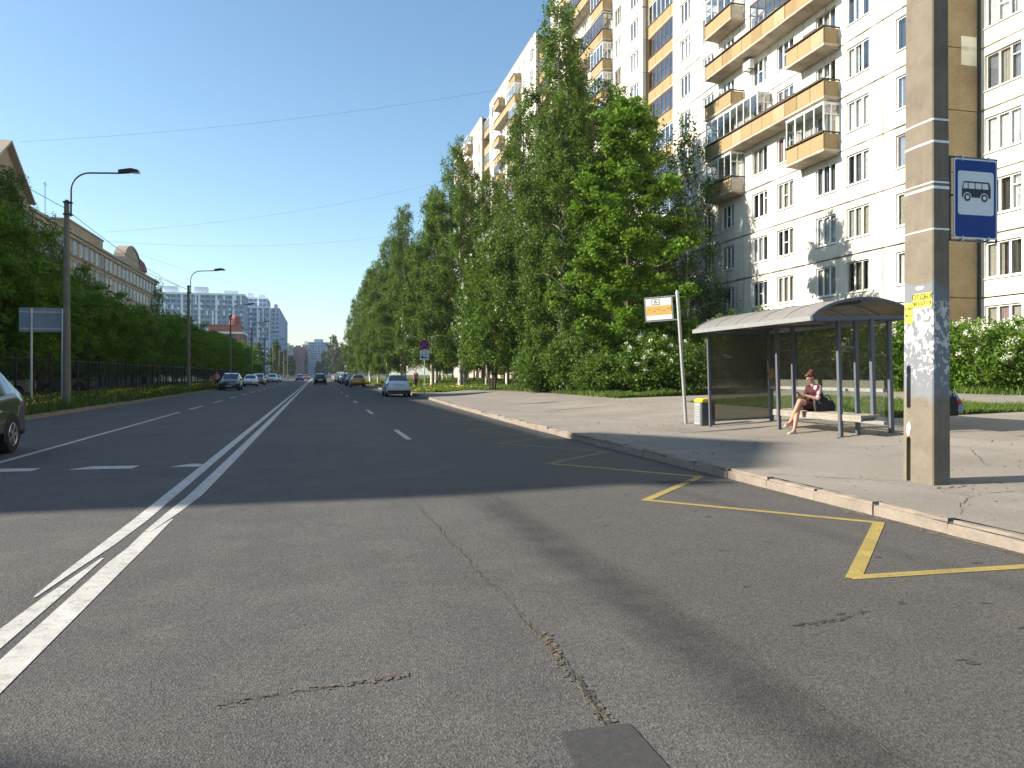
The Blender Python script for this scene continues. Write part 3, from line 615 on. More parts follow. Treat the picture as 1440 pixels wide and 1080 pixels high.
dm = MB(); prof = [(2.6, 0), (2.6, 1.0), (2.9, 1.0), (2.8, 1.6), (2.4, 2.7), (1.6, 3.6), (.6, 4.1), (.18, 4.3), (.12, 5.2), (0.01, 5.6)]
dv = [(BX-3+r*math.cos(a), 171+r*math.sin(a), EZ+z) for r, z in prof for a in [2*math.pi*k/16 for k in range(16)]]
part('dome', dm.add(dv, [(j*16+k, j*16+(k+1) % 16, (j+1)*16+(k+1) % 16, (j+1)*16+k) for j in range(len(prof)-1) for k in range(16)]).mesh('dome', M_DOME, 40), lb)
part('aerial', MB().tube([(BX-2, 116, EZ), (BX-2, 116, EZ+6)], .04, 5).bar((BX-2, 115.3, EZ+5.6), (BX-2, 116.7, EZ+5.6), .05).mesh('aerial', M_BLACK), lb)
M_FRAMEB = mat('old_white_frame', (.55, .56, .55), .5, .1); M_PANEB = mat('dark_glossy_pane', (.05, .06, .075), .05, .3, spec=.9)  # panes are a dark, slightly blue glossy colour
lw = MB(); e = .09
for a, b, c, d in ((0, 1.5, 0, e), (0, 1.5, 2.0-e, 2.0), (0, e, e, 2-e), (1.5-e, 1.5, e, 2-e), (.71, .79, e, 2-e)): lw.box(-.02, .06, a, b, c, d)
lwm = lw.mesh('window', M_FRAMEB); lpm = MB().box(0, .03, .04, 1.46, .04, 1.96).mesh('pane', M_PANEB); ltm = MB().box(-.02, .16, -.2, 1.7, 2.0, 2.25).box(-.02, .2, -.2, 1.7, -.2, 0).mesh('window_trim', M_TRIM)
for f in range(5):
    for k in range(52):
        y = 78+k*1.95 if False else 30+k*2.85
        if y > 176: break
        if f > 2 and y < 80: continue
        z = EZ-3.0-.0-f*3.05; o = part('window', lwm, lb, (BX, y, z-.0)); part('pane', lpm, o, (BX, y, z))
        if f < 3: part('window_trim', ltm, o, (BX, y, z))
        if f in (1, 2) and k % 5 == 3: part('balcony', MB().box(0, 1, -.3, 1.8, -.2, 0).box(.92, 1, -.3, 1.8, 0, .9).mesh('balcony', M_TRIM), lb, (BX, y, z-.2))
nb_ = thing('corner_house', 'gabled cream house across the side street at the left', 'building', (BX-6, -4, .1))
part('wall', MB().box(BX-14, BX, -26, 10.0, .05, 16.6).mesh('wall', M_CREAM), nb_); part('roof', MB().prism([(BX+.3, 16.61), (BX-14.3, 16.61), (BX-7, 19.2)], -26.3, 9.9, f=lambda u, v, w: (u, w, v)).mesh('roof', M_ROOF), nb_)
part('gable', MB().prism([(2.4, 16.6), (9.78, 16.6), (6.03, 21.37)], BX+.02, BX-7, f=lambda u, v, w: (w, u, v)).mesh('gable', M_CREAM), nb_)
for f_ in range(5):
    for k_ in range(12): part('window', lwm, nb_, (BX, -25+k_*2.9, 1.2+f_*3.05)); part('pane', lpm, nb_, (BX, -25+k_*2.9, 1.2+f_*3.05))
# two further gables are only felt through their shadows; downpipes
for y in (88, 104.6, 117, 137): part('downpipe', MB().tube([(BX+.25, y, .2), (BX+.25, y, EZ-.4)], .09, 6).mesh('downpipe', M_TRIM), lb)

# ------------------------------------------------------------------ distant blocks
def block(name, label, x0, x1, y0, y1, h, wm, pm, gm, nb, nf, nbs=0, crown=0, side=1):
    t = thing(name, label, 'building', ((x0+x1)/2, y0, 0)); fh = h/nf
    part('core_wall', MB().box(x0+.5, x1-.5, y0+.5, y1-.5, 0, h-.2).mesh('core_wall', gm), t)
    bw = (x1-x0)/nb; r = random.Random(int(abs(x0)*7+y0))
    for k in range(nb+1):
        x = x0+k*bw; w_ = bw*(.38 if k % 3 == 0 else .16); xa, xb = max(x0, x-w_/2), min(x1, x+w_/2)
        part('pier', MB().box(xa, xb, y0, y0+.52, 0, h).mesh('pier', wm if k % 3 == 0 else pm), t)
    bands = MB(); pans = MB()
    for f in range(nf):
        bands.box(x0+.05, x1-.05, y0+.12, y0+.55, f*fh, f*fh+fh*.34)
        for k in range(nb):
            if r.random() < .45: a = x0+k*bw+bw*.2; pans.box(a, a+bw*.35, y0-.05, y0+.3, f*fh+fh*.05, f*fh+fh*(.5 if r.random() < .5 else .95))
    stuff(part('floor_bands', bands.mesh('floor_bands', pm), t)); stuff(part('balcony_panels', pans.mesh('balcony_panels', wm), t))
    part('roof_edge', MB().box(x0-.2, x1+.2, y0-.2, y1+.2, h-.1, h+.9).mesh('roof_edge', wm), t)
    if nbs:
        sb = MB(); X = x1 if side > 0 else x0
        for k in range(nbs+1): y = y0+(y1-y0)*k/nbs; sb.box(min(X, X-side*.55), max(X, X-side*.55), max(y0, y-.8)+.01, min(y1, y+.8), 0, h-.2)
        for f in range(nf): sb.box(min(X-side*.1, X-side*.5), max(X-side*.1, X-side*.5), y0+.02, y1-.02, f*fh, f*fh+fh*.36)
        stuff(part('side_bands', sb.mesh('side_bands', pm), t))
    for k in range(crown):
        xx = x0+(x1-x0)*(k+.5)/crown; w_ = (x1-x0)/crown*.22
        part('roof_house', MB().box(xx-w_, xx+w_, y0+2, y0+8, h+.9, h+.9+r.choice([1.8, 2.6, 3.4])).mesh('roof_house', wm), t)
    return t
W1 = mat('tower_white', (.74, .79, .84), .7, .15, .02, world=True); W2 = mat('tower_bluegrey', (.29, .40, .54), .7, .2, .02, world=True); WG = mat('tower_glass', (.13, .19, .28), .25, .4, .15, world=True, spec=.7)
W3 = mat('tower_pink', (.58, .45, .42), .8, .15, .02, world=True); W4 = mat('tower_brick', (.34, .13, .10), .8, .2, .05, world=True); W5 = mat('tower_pale', (.72, .66, .6), .8, .1, .02, world=True)
block('residential_tower', 'wide blue grey high rise beyond the left hand trees', -110, -37, 430, 452, 43.5, W1, W2, WG, 26, 16, 4, 5)
block('residential_tower', 'stepped grey high rise with white balconies right of the wide one', -40, -26.5, 470, 486, 40.5, W1, W2, WG, 6, 14, 4, 0)
block('residential_tower', 'taller grey roof tower rising behind the stepped high rise', -42, -29, 488, 520, 47.5, W1, W2, WG, 5, 17, 6, 2)
block('residential_tower', 'slim dark high rise running away along the left of the road', -34, -24.5, 545, 700, 46, W2, W2, WG, 4, 16, 30, 2)
block('residential_tower', 'pinkish high rise at the end of the left hand row', -42, -28, 720, 760, 47, W3, W3, WG, 5, 16, 8, 1)
rb = block('red_brick_building', 'low red brick building with white cornice in front of the grey high rise', -43, -27.5, 312, 330, 17.2, W4, W4, WG, 6, 5, 5, 0)
part('cornice', MB().box(-43.4, -27.1, 311.5, 331, 17.2, 18.0).mesh('cornice', W5), rb)
part('attic', MB().box(-40, -28.5, 313, 328, 18.1, 20.4).box(-40.3, -28.2, 312.7, 328, 20.4, 20.8).mesh('attic', W4), rb)
tv = [(-30.5+r*math.cos(a), 315+r*math.sin(a), z) for r, z in ((2.2, 20), (2.2, 22.2), (2.0, 23.2), (1.2, 24.2), (.1, 24.8)) for a in [2*math.pi*k/12 for k in range(12)]]
part('turret', MB().add(tv, [(j*12+k, j*12+(k+1) % 12, (j+1)*12+(k+1) % 12, (j+1)*12+k) for j in range(4) for k in range(12)]).mesh('turret', mat('turret_orange', (.30, .085, .05), .6, .2, world=True)), rb)
far = [('pale low block at the far left end of the road', -46, -36, 850, 880, 30, W5, W3, 4, 10), ('pale pink block standing in front of the far brick block', -38, -25, 880, 905, 33.5, W5, W3, 5, 11),
       ('red brick block at the far end of the road', -27, -13, 900, 930, 32, W4, W4, 5, 11), ('white topped block beside the far brick block', -16, -7, 920, 950, 36, W5, W4, 4, 12),
       ('grey blue tower closing the far end of the road', -9, 14, 905, 935, 38, W2, W2, 7, 13), ('pale block right of the grey blue far tower', 13, 30, 900, 930, 30, W5, W3, 5, 10),
       ('tall pink tower behind the far poplars on the right', 24, 37, 610, 640, 36, W5, W3, 4, 12), ('white side of a tower just left of the near birches', 27, 41, 470, 500, 38, W5, W5, 4, 13)]
for q, (l, x0, x1, y0, y1, h, a, b, nb, nf) in enumerate(far): block('residential_tower', l, x0, x1, y0, y1, h, a, b, WG, nb, nf, 5, 1, side=-1 if x0 > 5 else 1)
part_ct = None

# ------------------------------------------------------------------ trees
L_BIRCH = leaf_mat('birch_leaf', (.042, .088, .010), (.075, .135, .015), (.12, .185, .025), .30)
L_MAPLE = leaf_mat('maple_leaf', (.055, .125, .010), (.095, .19, .014), (.15, .25, .025), .36)
L_SHRUB = leaf_mat('shrub_leaf', (.045, .105, .010), (.08, .16, .015), (.13, .215, .028), .32)
L_LIND = leaf_mat('linden_leaf', (.06, .125, .014), (.105, .195, .02), (.165, .26, .034), .45)
L_FAR = leaf_mat('far_leaf', (.06, .10, .03), (.09, .14, .035), (.13, .18, .05), .35)
M_BLOS = mat('white_blossom', (.72, .70, .62), .9, .1)
B_BIRCH = bark_mat('birch_bark', (.62, .58, .52), (.05, .045, .04)); B_DARK = bark_mat('dark_bark', (.10, .075, .055), (.05, .038, .03), (8, 8, 2), .4, .6)
def leaves(C, l, w, rng, m, up=0.0, name='crown'):
    n = len(C); nr = rng.normal(size=(n, 3)); nr[:, 2] += up*2; nr /= np.linalg.norm(nr, axis=1)[:, None]
    t = np.cross(nr, rng.normal(size=(n, 3))); t /= np.linalg.norm(t, axis=1)[:, None]; b = np.cross(nr, t)
    s = rng.uniform(.65, 1.25, n)[:, None]; t = t*l*s/2; b = b*w*s/2
    V = np.stack([C-t, C+b*.9+t*.1, C+t, C-b*.9+t*.1], 1).reshape(-1, 3); return quads_np(name, V, m, 4)
def birch(H, seed, N, Rm=.125, zb=.12, ll=.15, ww=.10, leafm=None, bark=None, shape='birch', droop=1.0, lpc=16):
    rng = np.random.default_rng(seed); rn = random.Random(seed); tp = []
    for k in range(11):
        s = k/10; tp.append(Vector((math.sin(s*3+seed)*.012*H*s, math.cos(s*2.3+seed)*.012*H*s, H*s*.97-.15*(k == 0))))
    r0 = .0105*H
    trunk = MB().tube(tp, [r0*(1-.93*(k/10)**.8)+.008 for k in range(11)], 8).mesh('trunk', bark or B_BIRCH, 60)
    def tat(z): s = max(0, min(.999, z/(H*.97)))*10; i = int(s); return tp[i].lerp(tp[i+1], s-i)
    br = MB(); pts = []; wts = []; nb = int(34+H*1.1)
    for k in range(nb):
        t = (k+rn.random())/nb; z = H*(zb+(.975-zb)*t); a = k*2.4+rn.uniform(-.4, .4)
        if shape == 'cone': L = Rm*H*((1-t)**.55)*min(1, .62+t*1.8)*rn.uniform(.7, 1.2)+.3
        elif shape == 'birch': L = Rm*H*((1-t)**.62)*min(1, .55+t*2.2)*rn.uniform(.6, 1.25)+.35
        else: L = Rm*H*math.sqrt(max(.03, 1-(2*t-.85)**2/1.35))*rn.uniform(.7, 1.12)
        p0 = tat(z); d = Vector((math.cos(a), math.sin(a), 0)); P = []
        for j in range(6):
            s = j/5; P.append(p0+d*L*s+Vector((rn.uniform(-.06, .06)*L*s, rn.uniform(-.06, .06)*L*s, L*((1.15 if shape == 'birch' else .75)*s-(.85*droop if shape == 'birch' else .3)*s*s))))
        rb_ = max(.012, r0*.36*(1-t)**.8); br.tube(P, [rb_*(1-.85*j/5) for j in range(6)], 4, cap=False)
        for q in range(max(4, int(L*7))):
            s = .22+.8*rn.random()**.8; i = min(4, int(s*5)); pts.append(P[i].lerp(P[i+1], min(1.1, s*5-i))); wts.append(L)
    P = np.array([tuple(p) for p in pts]); ns = N//lpc; idx = rng.integers(0, len(P), ns); base = P[idx]
    if shape == 'birch':
        base = base+rng.normal(0, .24, (ns, 3)); Ls = rng.uniform(.25, 1.5, ns)*droop; u = rng.random((ns, lpc))
        C = base[:, None, :]+np.stack([0*u, 0*u, -u*Ls[:, None]], 2)+rng.normal(0, .075, (ns, lpc, 3))+np.stack([u*0, u*0, u*0], 2)
        sw = rng.normal(0, .16, (ns, 1, 2)); C[:, :, :2] += sw*u[:, :, None]; up = .15
    else:
        base = base+rng.normal(0, .2, (ns, 3)); rad = rng.uniform(.28, .6, ns)[:, None, None]
        q = rng.normal(size=(ns, lpc, 3)); q /= np.linalg.norm(q, axis=2)[:, :, None]; q *= rng.random((ns, lpc, 1))**.4
        C = base[:, None, :]+q*rad*np.array([1, 1, .5]); up = .7
    C = C.reshape(-1, 3); C = C[C[:, 2] > (.075*H if shape == 'birch' else .4)]
    return trunk, br.mesh('branches', bark or B_BIRCH), leaves(C, ll, ww, rng, leafm or L_BIRCH, up)
def plant(meshes, name, label, cat, x, y, s=1.0, rz=0.0, group=None, z=None, sz=None):
    t = thing(name, label, cat, (x, y, float(zt(x))-.02 if z is None else z), rz, group); t.scale = (s, s, sz or s)
    for n, me in zip(('trunk', 'branches', 'crown'), meshes[:3]):
        o = ob(n, me, t)
        if n != 'trunk': stuff(o)
    for n, me in meshes[3:]: stuff(ob(n, me, t))
    return t
BA = birch(26, 3, 90000, .15, .08); BB = birch(22, 8, 72000, .155, .09); BC = birch(20, 14, 62000, .165, .09, ll=.16, ww=.11); BT = birch(16, 21, 17000, .14, .10, ll=.14, ww=.10)
MP = birch(17.5, 5, 50000, .25, .10, .21, .19, L_MAPLE, B_DARK, 'cone', lpc=24)
LDA = birch(8, 31, 15000, .36, .10, .17, .14, L_LIND, B_DARK, 'round', lpc=30); LDB = birch(8, 37, 13000, .33, .12, .18, .14, L_LIND, B_DARK, 'round', lpc=30)
FAR1 = birch(22, 41, 26000, .26, .03, .42, .32, L_FAR, B_DARK, 'birch', .6, 14)
NEAR = 'birches between the pavement and the apartment block'
plant(BA, 'birch_tree', 'tallest drooping birch, its top cut by the picture edge', 'tree', 16.1, 49.6, 1.05, .4)
plant(BB, 'birch_tree', 'birch just left of the tallest one, half hiding the roof edge', 'tree', 15.0, 56.5, 1.02, 1.9)
plant(BB, 'birch_tree', 'birch just right of the tallest one, behind the bright maple', 'tree', 19.0, 47.5, .95, 3.6)
plant(BC, 'birch_tree', 'birch standing directly behind the tallest one', 'tree', 19.5, 55, 1.15, 4.4)
plant(BT, 'birch_tree', 'thin sparse birch behind the maple with a pointed top', 'tree', 23.4, 51.8, 1.28, 2.2)
plant(BT, 'birch_tree', 'thin birch with hanging twigs against the balconies beside the maple', 'tree', 24.3, 47.3, 1.16, 5.3)
plant(MP, 'maple_tree', 'bright green maple in front of the birches', 'tree', 15.9, 37.5, .90, .8)
plant(BC, 'birch_tree', 'full birch close in front of the tallest one', 'tree', 15.2, 46.6, .98, 2.6)
plant(BB, 'birch_tree', 'full birch behind the tallest one to its right', 'tree', 18.3, 52.5, 1.08, 5.1)
mid = [(12.9, 70, 1.06, BB, 'tall pointed birch rising in the middle of the right hand row'), (11.3, 77, 1.02, BC, 'slim birch left of the tall pointed one'), (14.8, 67, .98, BC, 'birch right of the tall pointed one, before the far balconies'),
       (15.5, 62.5, .80, BC, 'shorter birch close behind the blossoming bird cherry'), (12.5, 82, .95, BB, 'birch behind the slim one in the right hand row'), (14.5, 76, .95, BB, 'birch set back behind the tall pointed one'),
       (9.8, 91, .99, BB, 'birch above the no stopping sign'), (9.0, 101, .98, BC, 'birch beyond the parked white sedan'), (10.8, 97, .93, BC, 'birch set back beyond the parked white sedan'),
       (8.8, 114, .92, BC, 'birch leaning over the yellow car'), (8.6, 128, .95, BC, 'birch beyond the yellow car'), (9.5, 143, .95, BB, 'birch well beyond the yellow car'),
       (8.8, 165, .92, BB, 'last but one birch of the right hand row'), (9.0, 190, .9, BB, 'last birch of the right hand row')]
for q, (x, y, s, b, l) in enumerate(mid): plant(b, 'birch_tree', l, 'tree', x, y, s, q*1.3)
rt = random.Random(5)
for q in range(12): plant(BC if q % 2 else LDB, 'garden_tree', ORD[q]+' green tree of the yard between the birches and the apartment block', 'tree', 17.5+rt.uniform(0, 5.5), 60+q*6.5, (.62 if q % 2 else 1.35)*rt.uniform(.9, 1.15), q*2.1, 'trees filling the yard behind the birches')
# shrubs
def shrub(Rr, H, seed, N, leafm, ll=.13, ww=.10, bloss=0, zmin=.03):
    rng = np.random.default_rng(seed); rn = random.Random(seed); st = MB()
    for k in range(11):
        a = rn.uniform(0, 6.28); r = Rr*rn.uniform(.3, .85); h = H*rn.uniform(.55, .95)
        st.tube([(.15*math.cos(a), .15*math.sin(a), -.1), (r*.35*math.cos(a), r*.35*math.sin(a), h*.5), (r*math.cos(a+.2), r*math.sin(a+.2), h)], [.03, .022, .008], 4, cap=False)
    lpc = 28; ns = N//lpc; q = rng.normal(size=(ns, 3)); q /= np.linalg.norm(q, axis=1)[:, None]; rad = (.45+.55*rng.random(ns)**.6)*(1+.16*np.sin(q[:, 0]*4+seed)*np.sin(q[:, 1]*5+q[:, 2]*4))
    base = q*rad[:, None]*np.array([Rr, Rr, H*.5])+np.array([0, 0, H*.5]); k = rng.normal(size=(ns, lpc, 3)); k /= np.linalg.norm(k, axis=2)[:, :, None]
    C = base[:, None, :]+k*rng.random((ns, lpc, 1))**.4*rng.uniform(.18, .42, ns)[:, None, None]*np.array([1, 1, .7]); C = C.reshape(-1, 3); C = C[C[:, 2] > zmin]
    out = [MB().tube([(0, 0, -.1), (.02, 0, H*.4)], [.05, .02], 6).mesh('trunk', B_DARK), st.mesh('branches', B_DARK), leaves(C, ll, ww, rng, leafm, .5)]
    if bloss:
        top = base[(rad > .85) & (base[:, 2] > H*.35)]; top = top[rng.permutation(len(top))[:bloss]]*np.array([1.06, 1.06, 1.05])
        Cb = (top[:, None, :]+rng.normal(0, .055, (len(top), 26, 3))).reshape(-1, 3); out.append(('blossom', leaves(Cb, .07, .06, rng, M_BLOS, .5, 'blossom')))
    return out
L_SH2 = leaf_mat('dark_shrub_leaf', (.035, .08, .010), (.062, .122, .014), (.105, .17, .024), .28)
SA = shrub(1.5, 2.9, 51, 8500, L_SH2); SB = shrub(1.7, 2.7, 52, 9500, L_SHRUB, bloss=46); SC = shrub(1.3, 2.2, 53, 7000, L_SH2, .12, .09)
CH = shrub(2.6, 9.5, 54, 20000, L_SHRUB, .16, .12, bloss=55, zmin=1.5)
plant(CH, 'bird_cherry', 'white blossoming bird cherry left of the tall birches', 'tree', 12.9, 56.5, 1.12, .5, sz=1.2)
hed = [(24.9, 12.5), (25.1, 15.2), (24.8, 17.8), (25.1, 20.3), (24.8, 22.6), (25.0, 25.0), (24.8, 27.4), (25.2, 29.8)]
for q, (x, y) in enumerate(hed): plant(SB, 'flowering_shrub', ORD[len(hed)-1-q]+' white flowered shrub of the hedge, counted away from the shelter', 'shrub', x, y, rt.uniform(1.0, 1.18), q*1.7, 'white flowered hedge by the footpath')
shd = [(24.6, 32.5, 1.25), (24.9, 35.2, 1.4), (24.5, 38, 1.55), (24.9, 41, 1.55), (24.5, 44, 1.4), (24.7, 47, 1.35)]
for q, (x, y, s) in enumerate(shd): plant(SA if q % 2 else SC, 'shrub', ORD[q]+' dark shrub above the shelter roof, counted leftwards along the wall', 'shrub', x, y, s*(1 if q % 2 else 1.2), q*2.3, 'dark shrubs along the apartment block wall')
isl = [(15.4, 41.2, .95, SC, 'low shrub at the left corner of the grass island'), (16.4, 39.3, 1.0, SA, 'shrub under the maple, facing the pavement'), (17.6, 37.6, 1.05, SB, 'shrub under the maple with a few white flowers'), (15.4, 44.5, 1.15, SA, 'shrub left of the maple beside the pavement'),
       (14.4, 48.5, 1.2, SC, 'shrub below the tallest birch'), (18.8, 36.4, 1.05, SC, 'shrub behind the route sign post'), (19.0, 39.2, 1.15, SA, 'shrub between the maple and the thin birch'), (16.8, 46, 1.2, SC, 'shrub behind the maple trunk'), (16.0, 54, 1.3, SA, 'shrub in the shade behind the tallest birch')]
for q, (x, y, s, m, l) in enumerate(isl): plant(m, 'shrub', l, 'shrub', x*.93, y*.93, s*1.06, q*1.9)
# left side
lr = random.Random(9); y = 33; q = 0
while y < 205:
    plant(LDA if q % 2 else LDB, 'linden_tree', (ORD[q]+' dense linden behind the black fence, counted from the front') if q < 16 else 'far dense linden in the row behind the black fence', 'tree', -16.6+lr.uniform(-.7, .7), y, lr.uniform(.92, 1.1), lr.uniform(0, 6), 'lindens in the row behind the black fence', .1); y += lr.uniform(3.4, 4.6); q += 1
y = 36
while y < 200:
    plant(LDB if q % 2 else LDA, 'linden_tree', 'linden of the second row, behind the parked cars on the left', 'tree', -25+lr.uniform(-1.2, 1.2), y, lr.uniform(1.0, 1.3), lr.uniform(0, 6), 'lindens of the second row in the left yard', .1); y += lr.uniform(5, 7.5); q += 1
plant(BC, 'birch_tree', 'taller birch at the left picture edge', 'tree', -18.5, 53.5, .72, 1, z=.1); plant(LDB, 'linden_tree', 'broad linden next to the taller birch at the left edge', 'tree', -16.5, 46, 1.3, 2, z=.1)
plant(BT, 'birch_tree', 'thin sparse birch before the cream gable', 'tree', -20, 66.6, .88, 1, z=.1); plant(BT, 'birch_tree', 'thin sparse birch just behind the nearest lamp post', 'tree', -22, 83.6, .80, 3, z=.1)
plant(BT, 'birch_tree', 'loose birch at the end of the cream building', 'tree', -22.5, 122, .98, 4, z=.1)
plant(BT, 'birch_tree', 'sparse birch between the big road sign and the cream gable', 'tree', -19.5, 60, .84, 2, z=.1); plant(BC, 'birch_tree', 'leafy birch at the very left edge of the picture', 'tree', -17.2, 49, .6, 4, z=.1); plant(BT, 'birch_tree', 'sparse birch under the eaves of the cream building', 'tree', -22, 75, .84, 5, z=.1)
for q, (x, y, s, l) in enumerate([(9, 420, 1.05, 'tallest far poplar to the right of the road end'), (14, 440, .9, 'far poplar right of the tallest one'), (4.5, 470, .72, 'far low tree left of the poplars'), (19, 430, .8, 'far tree hiding the foot of the pink tower'), (9.5, 330, .42, 'small sunlit tree near the far right kerb'), (-15, 300, .6, 'sunlit tree at the end of the left hand row'), (-16, 330, .72, 'taller sunlit tree behind the last left hand tree'), (-18, 260, .55, 'tree before the red brick building'), (-14, 360, .6, 'far tree beside the distant left lamps'), (-13, 430, .55, 'farthest tree on the left kerb'), (1, 640, .6, 'hazy tree at the very end of the road'), (-20, 225, .5, 'low tree below the red brick building')]):
    plant(FAR1, 'poplar_tree', l, 'tree', x, y, s, q*1.1, z=.1)
plant(LDA, 'linden_tree', 'small bright young tree by the left hand parked cars', 'tree', -10.6, 150, .42, 1, z=.1)

# ------------------------------------------------------------------ concrete pole with the bus stop sign
PX, PY = 7.36, 7.93
pole = thing('utility_pole', 'weathered concrete pole with torn notices beside the kerb', 'pole', (PX, PY, .10))
pl = [(-.13, -.165), (-.115, -.18), (.115, -.18), (.13, -.165), (.13, .32), (-.108, .32), (-.13, .14)]
mbp = MB(); zs = [0, .3, .8, 1.4, 2.0, 3, 4, 5, 6.5, 8, 10]
def psc(z): return 1.02-.018*z
vsx = [(u*psc(z), v*psc(z), z) for z in zs for u, v in pl]; n = len(pl)
mbp.add(vsx, [(j*n+i, j*n+(i+1) % n, (j+1)*n+(i+1) % n, (j+1)*n+i) for j in range(len(zs)-1) for i in range(n)]+[tuple(range(n-1, -1, -1)), tuple((len(zs)-1)*n+k for k in range(n))])
shaft = mbp.build('shaft', M_POLE, pole)
def stadium(z0, z1, w=.035):
    P = [(w*math.cos(t), z1-w+w*math.sin(t)) for t in [math.pi*k/8 for k in range(9)]]+[(w*math.cos(t), z0+w+w*math.sin(t)) for t in [math.pi+math.pi*k/8 for k in range(9)]]
    return P
cut = MB()
for z0, z1 in ((.03, .62), (.97, 1.52)): cut.prism(stadium(z0, z1), -.3, -.035, f=lambda u, v, w: (w, .225+u*1.15, v))
cuto = cut.build('cutter', M_POLE, pole)
bmod = shaft.modifiers.new('slots', 'BOOLEAN'); bmod.object = cuto; bmod.operation = 'DIFFERENCE'; bmod.solver = 'EXACT'
bpy.context.view_layer.update(); dg = bpy.context.evaluated_depsgraph_get(); nme = bpy.data.meshes.new_from_object(shaft.evaluated_get(dg)); shaft.modifiers.clear(); shaft.data = nme; bpy.data.objects.remove(cuto)
M_BAND = mat('strap_steel', (.62, .62, .6), .4, .15, metal=.5)
for z, w in ((4.49, .025), (4.22, .03), (3.73, .02), (3.66, .035), (3.16, .022)):
    s = psc(z)*1.02+.004; mb = MB(); P = [(u*s, v*s) for u, v in pl]; Pi = [(u*psc(z)*.99, v*psc(z)*.99) for u, v in pl]; k = len(P)
    mb.add([(*p, z) for p in P]+[(*p, z+w) for p in P]+[(*p, z+w) for p in Pi]+[(*p, z) for p in Pi], [(a*k+i, a*k+(i+1) % k, ((a+1) % 4)*k+(i+1) % k, ((a+1) % 4)*k+i) for a in range(4) for i in range(k)])
    mb.build('strap', M_BAND, pole)
M_NOTE = mat('yellow_paper', (.55, .46, .07), .8, .2, 14); M_INK = mat('black_ink', (.015, .015, .015), .7, .1); M_PAPER = mat('white_paper', (.72, .72, .7), .85, .2, 20)
def pface(z): return -.13*psc(z)-.002
zc = 2.32; xf = pface(zc)
nt = MB().box(xf-.002, xf+.01, -.16, .14, zc-.085, zc+.085).build('notice', M_NOTE, pole)
ob('notice_text', text_mesh('notice_text', 'ОТДЫХ', .088, M_INK), nt, (xf-.004, -.01, zc+.038), (R(90), 0, R(-90))); ob('notice_text', text_mesh('notice_text', '901-57-19', .07, M_INK), nt, (xf-.004, -.01, zc-.045), (R(90), 0, R(-90)))
nt2 = MB().box(-.002, .004, -.075, .075, -.13, .13).build('notice', M_NOTE, pole); nt2.location = (-.118*psc(2.2)-.006, .225*psc(2.2), 2.17); nt2.rotation_euler = (0, 0, R(-7))
ob('notice_text', text_mesh('notice_text', 'ОТДЫХ', .038, M_INK), nt2, (-.004, 0, .06), (R(90), 0, R(-90))); ob('notice_text', text_mesh('notice_text', '901-57', .045, M_INK), nt2, (-.004, 0, -.03), (R(90), 0, R(-90)))
for k, (yy, z, w, h, r) in enumerate(((-.05, 1.98, .12, .16, .1), (.06, 1.75, .1, .12, -.2), (-.09, 2.12, .08, .1, .3), (.22, 1.9, .09, .2, .05), (.225, .72, .1, .18, .1), (.03, 2.47, .14, .05, .05))):
    rr = random.Random(k); P = [(w/2*math.cos(t)*rr.uniform(.6, 1.15), h/2*math.sin(t)*rr.uniform(.6, 1.15)) for t in [2*math.pi*i/11 for i in range(11)]]
    o = MB().prism(P, -.003, .004, f=lambda u, v, q: (q, u, v)).build('paper_scrap', M_PAPER, pole); o.location = (pface(z) if yy < .14 else -.119*psc(z)-.003, yy, z); o.rotation_euler = (r, 0, 0 if yy < .14 else R(-7))

def rrect(w, h, r, n=5):
    P = []
    for cx, cy, a in ((w/2-r, h/2-r, 0), (-w/2+r, h/2-r, 90), (-w/2+r, -h/2+r, 180), (w/2-r, -h/2+r, 270)):
        P += [(cx+r*math.cos(R(a+90*k/n)), cy+r*math.sin(R(a+90*k/n))) for k in range(n+1)]
    return P
M_BLUE = mat('sign_blue', (.004, .04, .215), .4, .06, 3, spec=.2); M_SIGNW = mat('sign_white', (.62, .66, .72), .4, .06, 3); M_SBLACK = mat('sign_black', (.012, .012, .015), .45, .1)
sg = thing('bus_stop_sign', 'blue and white bus stop sign with a black bus, strapped to the pole', 'sign', (8.0, 7.90, 3.70))
fl = lambda u, v, w: (u, -w, v)
MB().prism(rrect(.66, 1.0, .03), 0, .012, f=fl).build('plate_edge', M_SIGNW, sg)
MB().prism(rrect(.62, .96, .028), .0125, .015, f=fl).build('plate', M_BLUE, sg)
MB().prism(rrect(.545, .545, .035), .0155, .0175, f=fl).build('white_panel', M_SIGNW, sg, loc=(0, 0, .07))
z0 = .10; bus = MB().prism([(-.215, -.085), (-.215, .02), (-.19, .105), (-.17, .115), (.19, .115), (.21, .10), (.225, .03), (.225, -.085)], .018, .0195, f=lambda u, v, w: (u, -w, v+z0)).build('bus_symbol', M_SBLACK, sg)
for a, b, sk in ((-.20, -.13, .02), (-.115, -.025, 0), (-.01, .08, 0), (.095, .19, -.012)): MB().prism([(a, .025), (b, .025), (b+min(0, sk), .095), (a+max(0, sk), .095)], .02, .021, f=lambda u, v, w: (u, -w, v+z0)).build('bus_window', M_SIGNW, bus)
for xw in (-.135, .125):
    for rr_, mm, d0, nm in ((.062, M_SIGNW, .02, 'wheel_gap'), (.05, M_SBLACK, .0215, 'wheel'), (.026, M_SIGNW, .023, 'wheel_hub')): MB().prism([(xw+rr_*math.cos(R(15*k)), -.085+rr_*math.sin(R(15*k))) for k in range(24)], d0, d0+.001, f=lambda u, v, w: (u, -w, v+z0)).build(nm, mm, bus)
fr = MB()
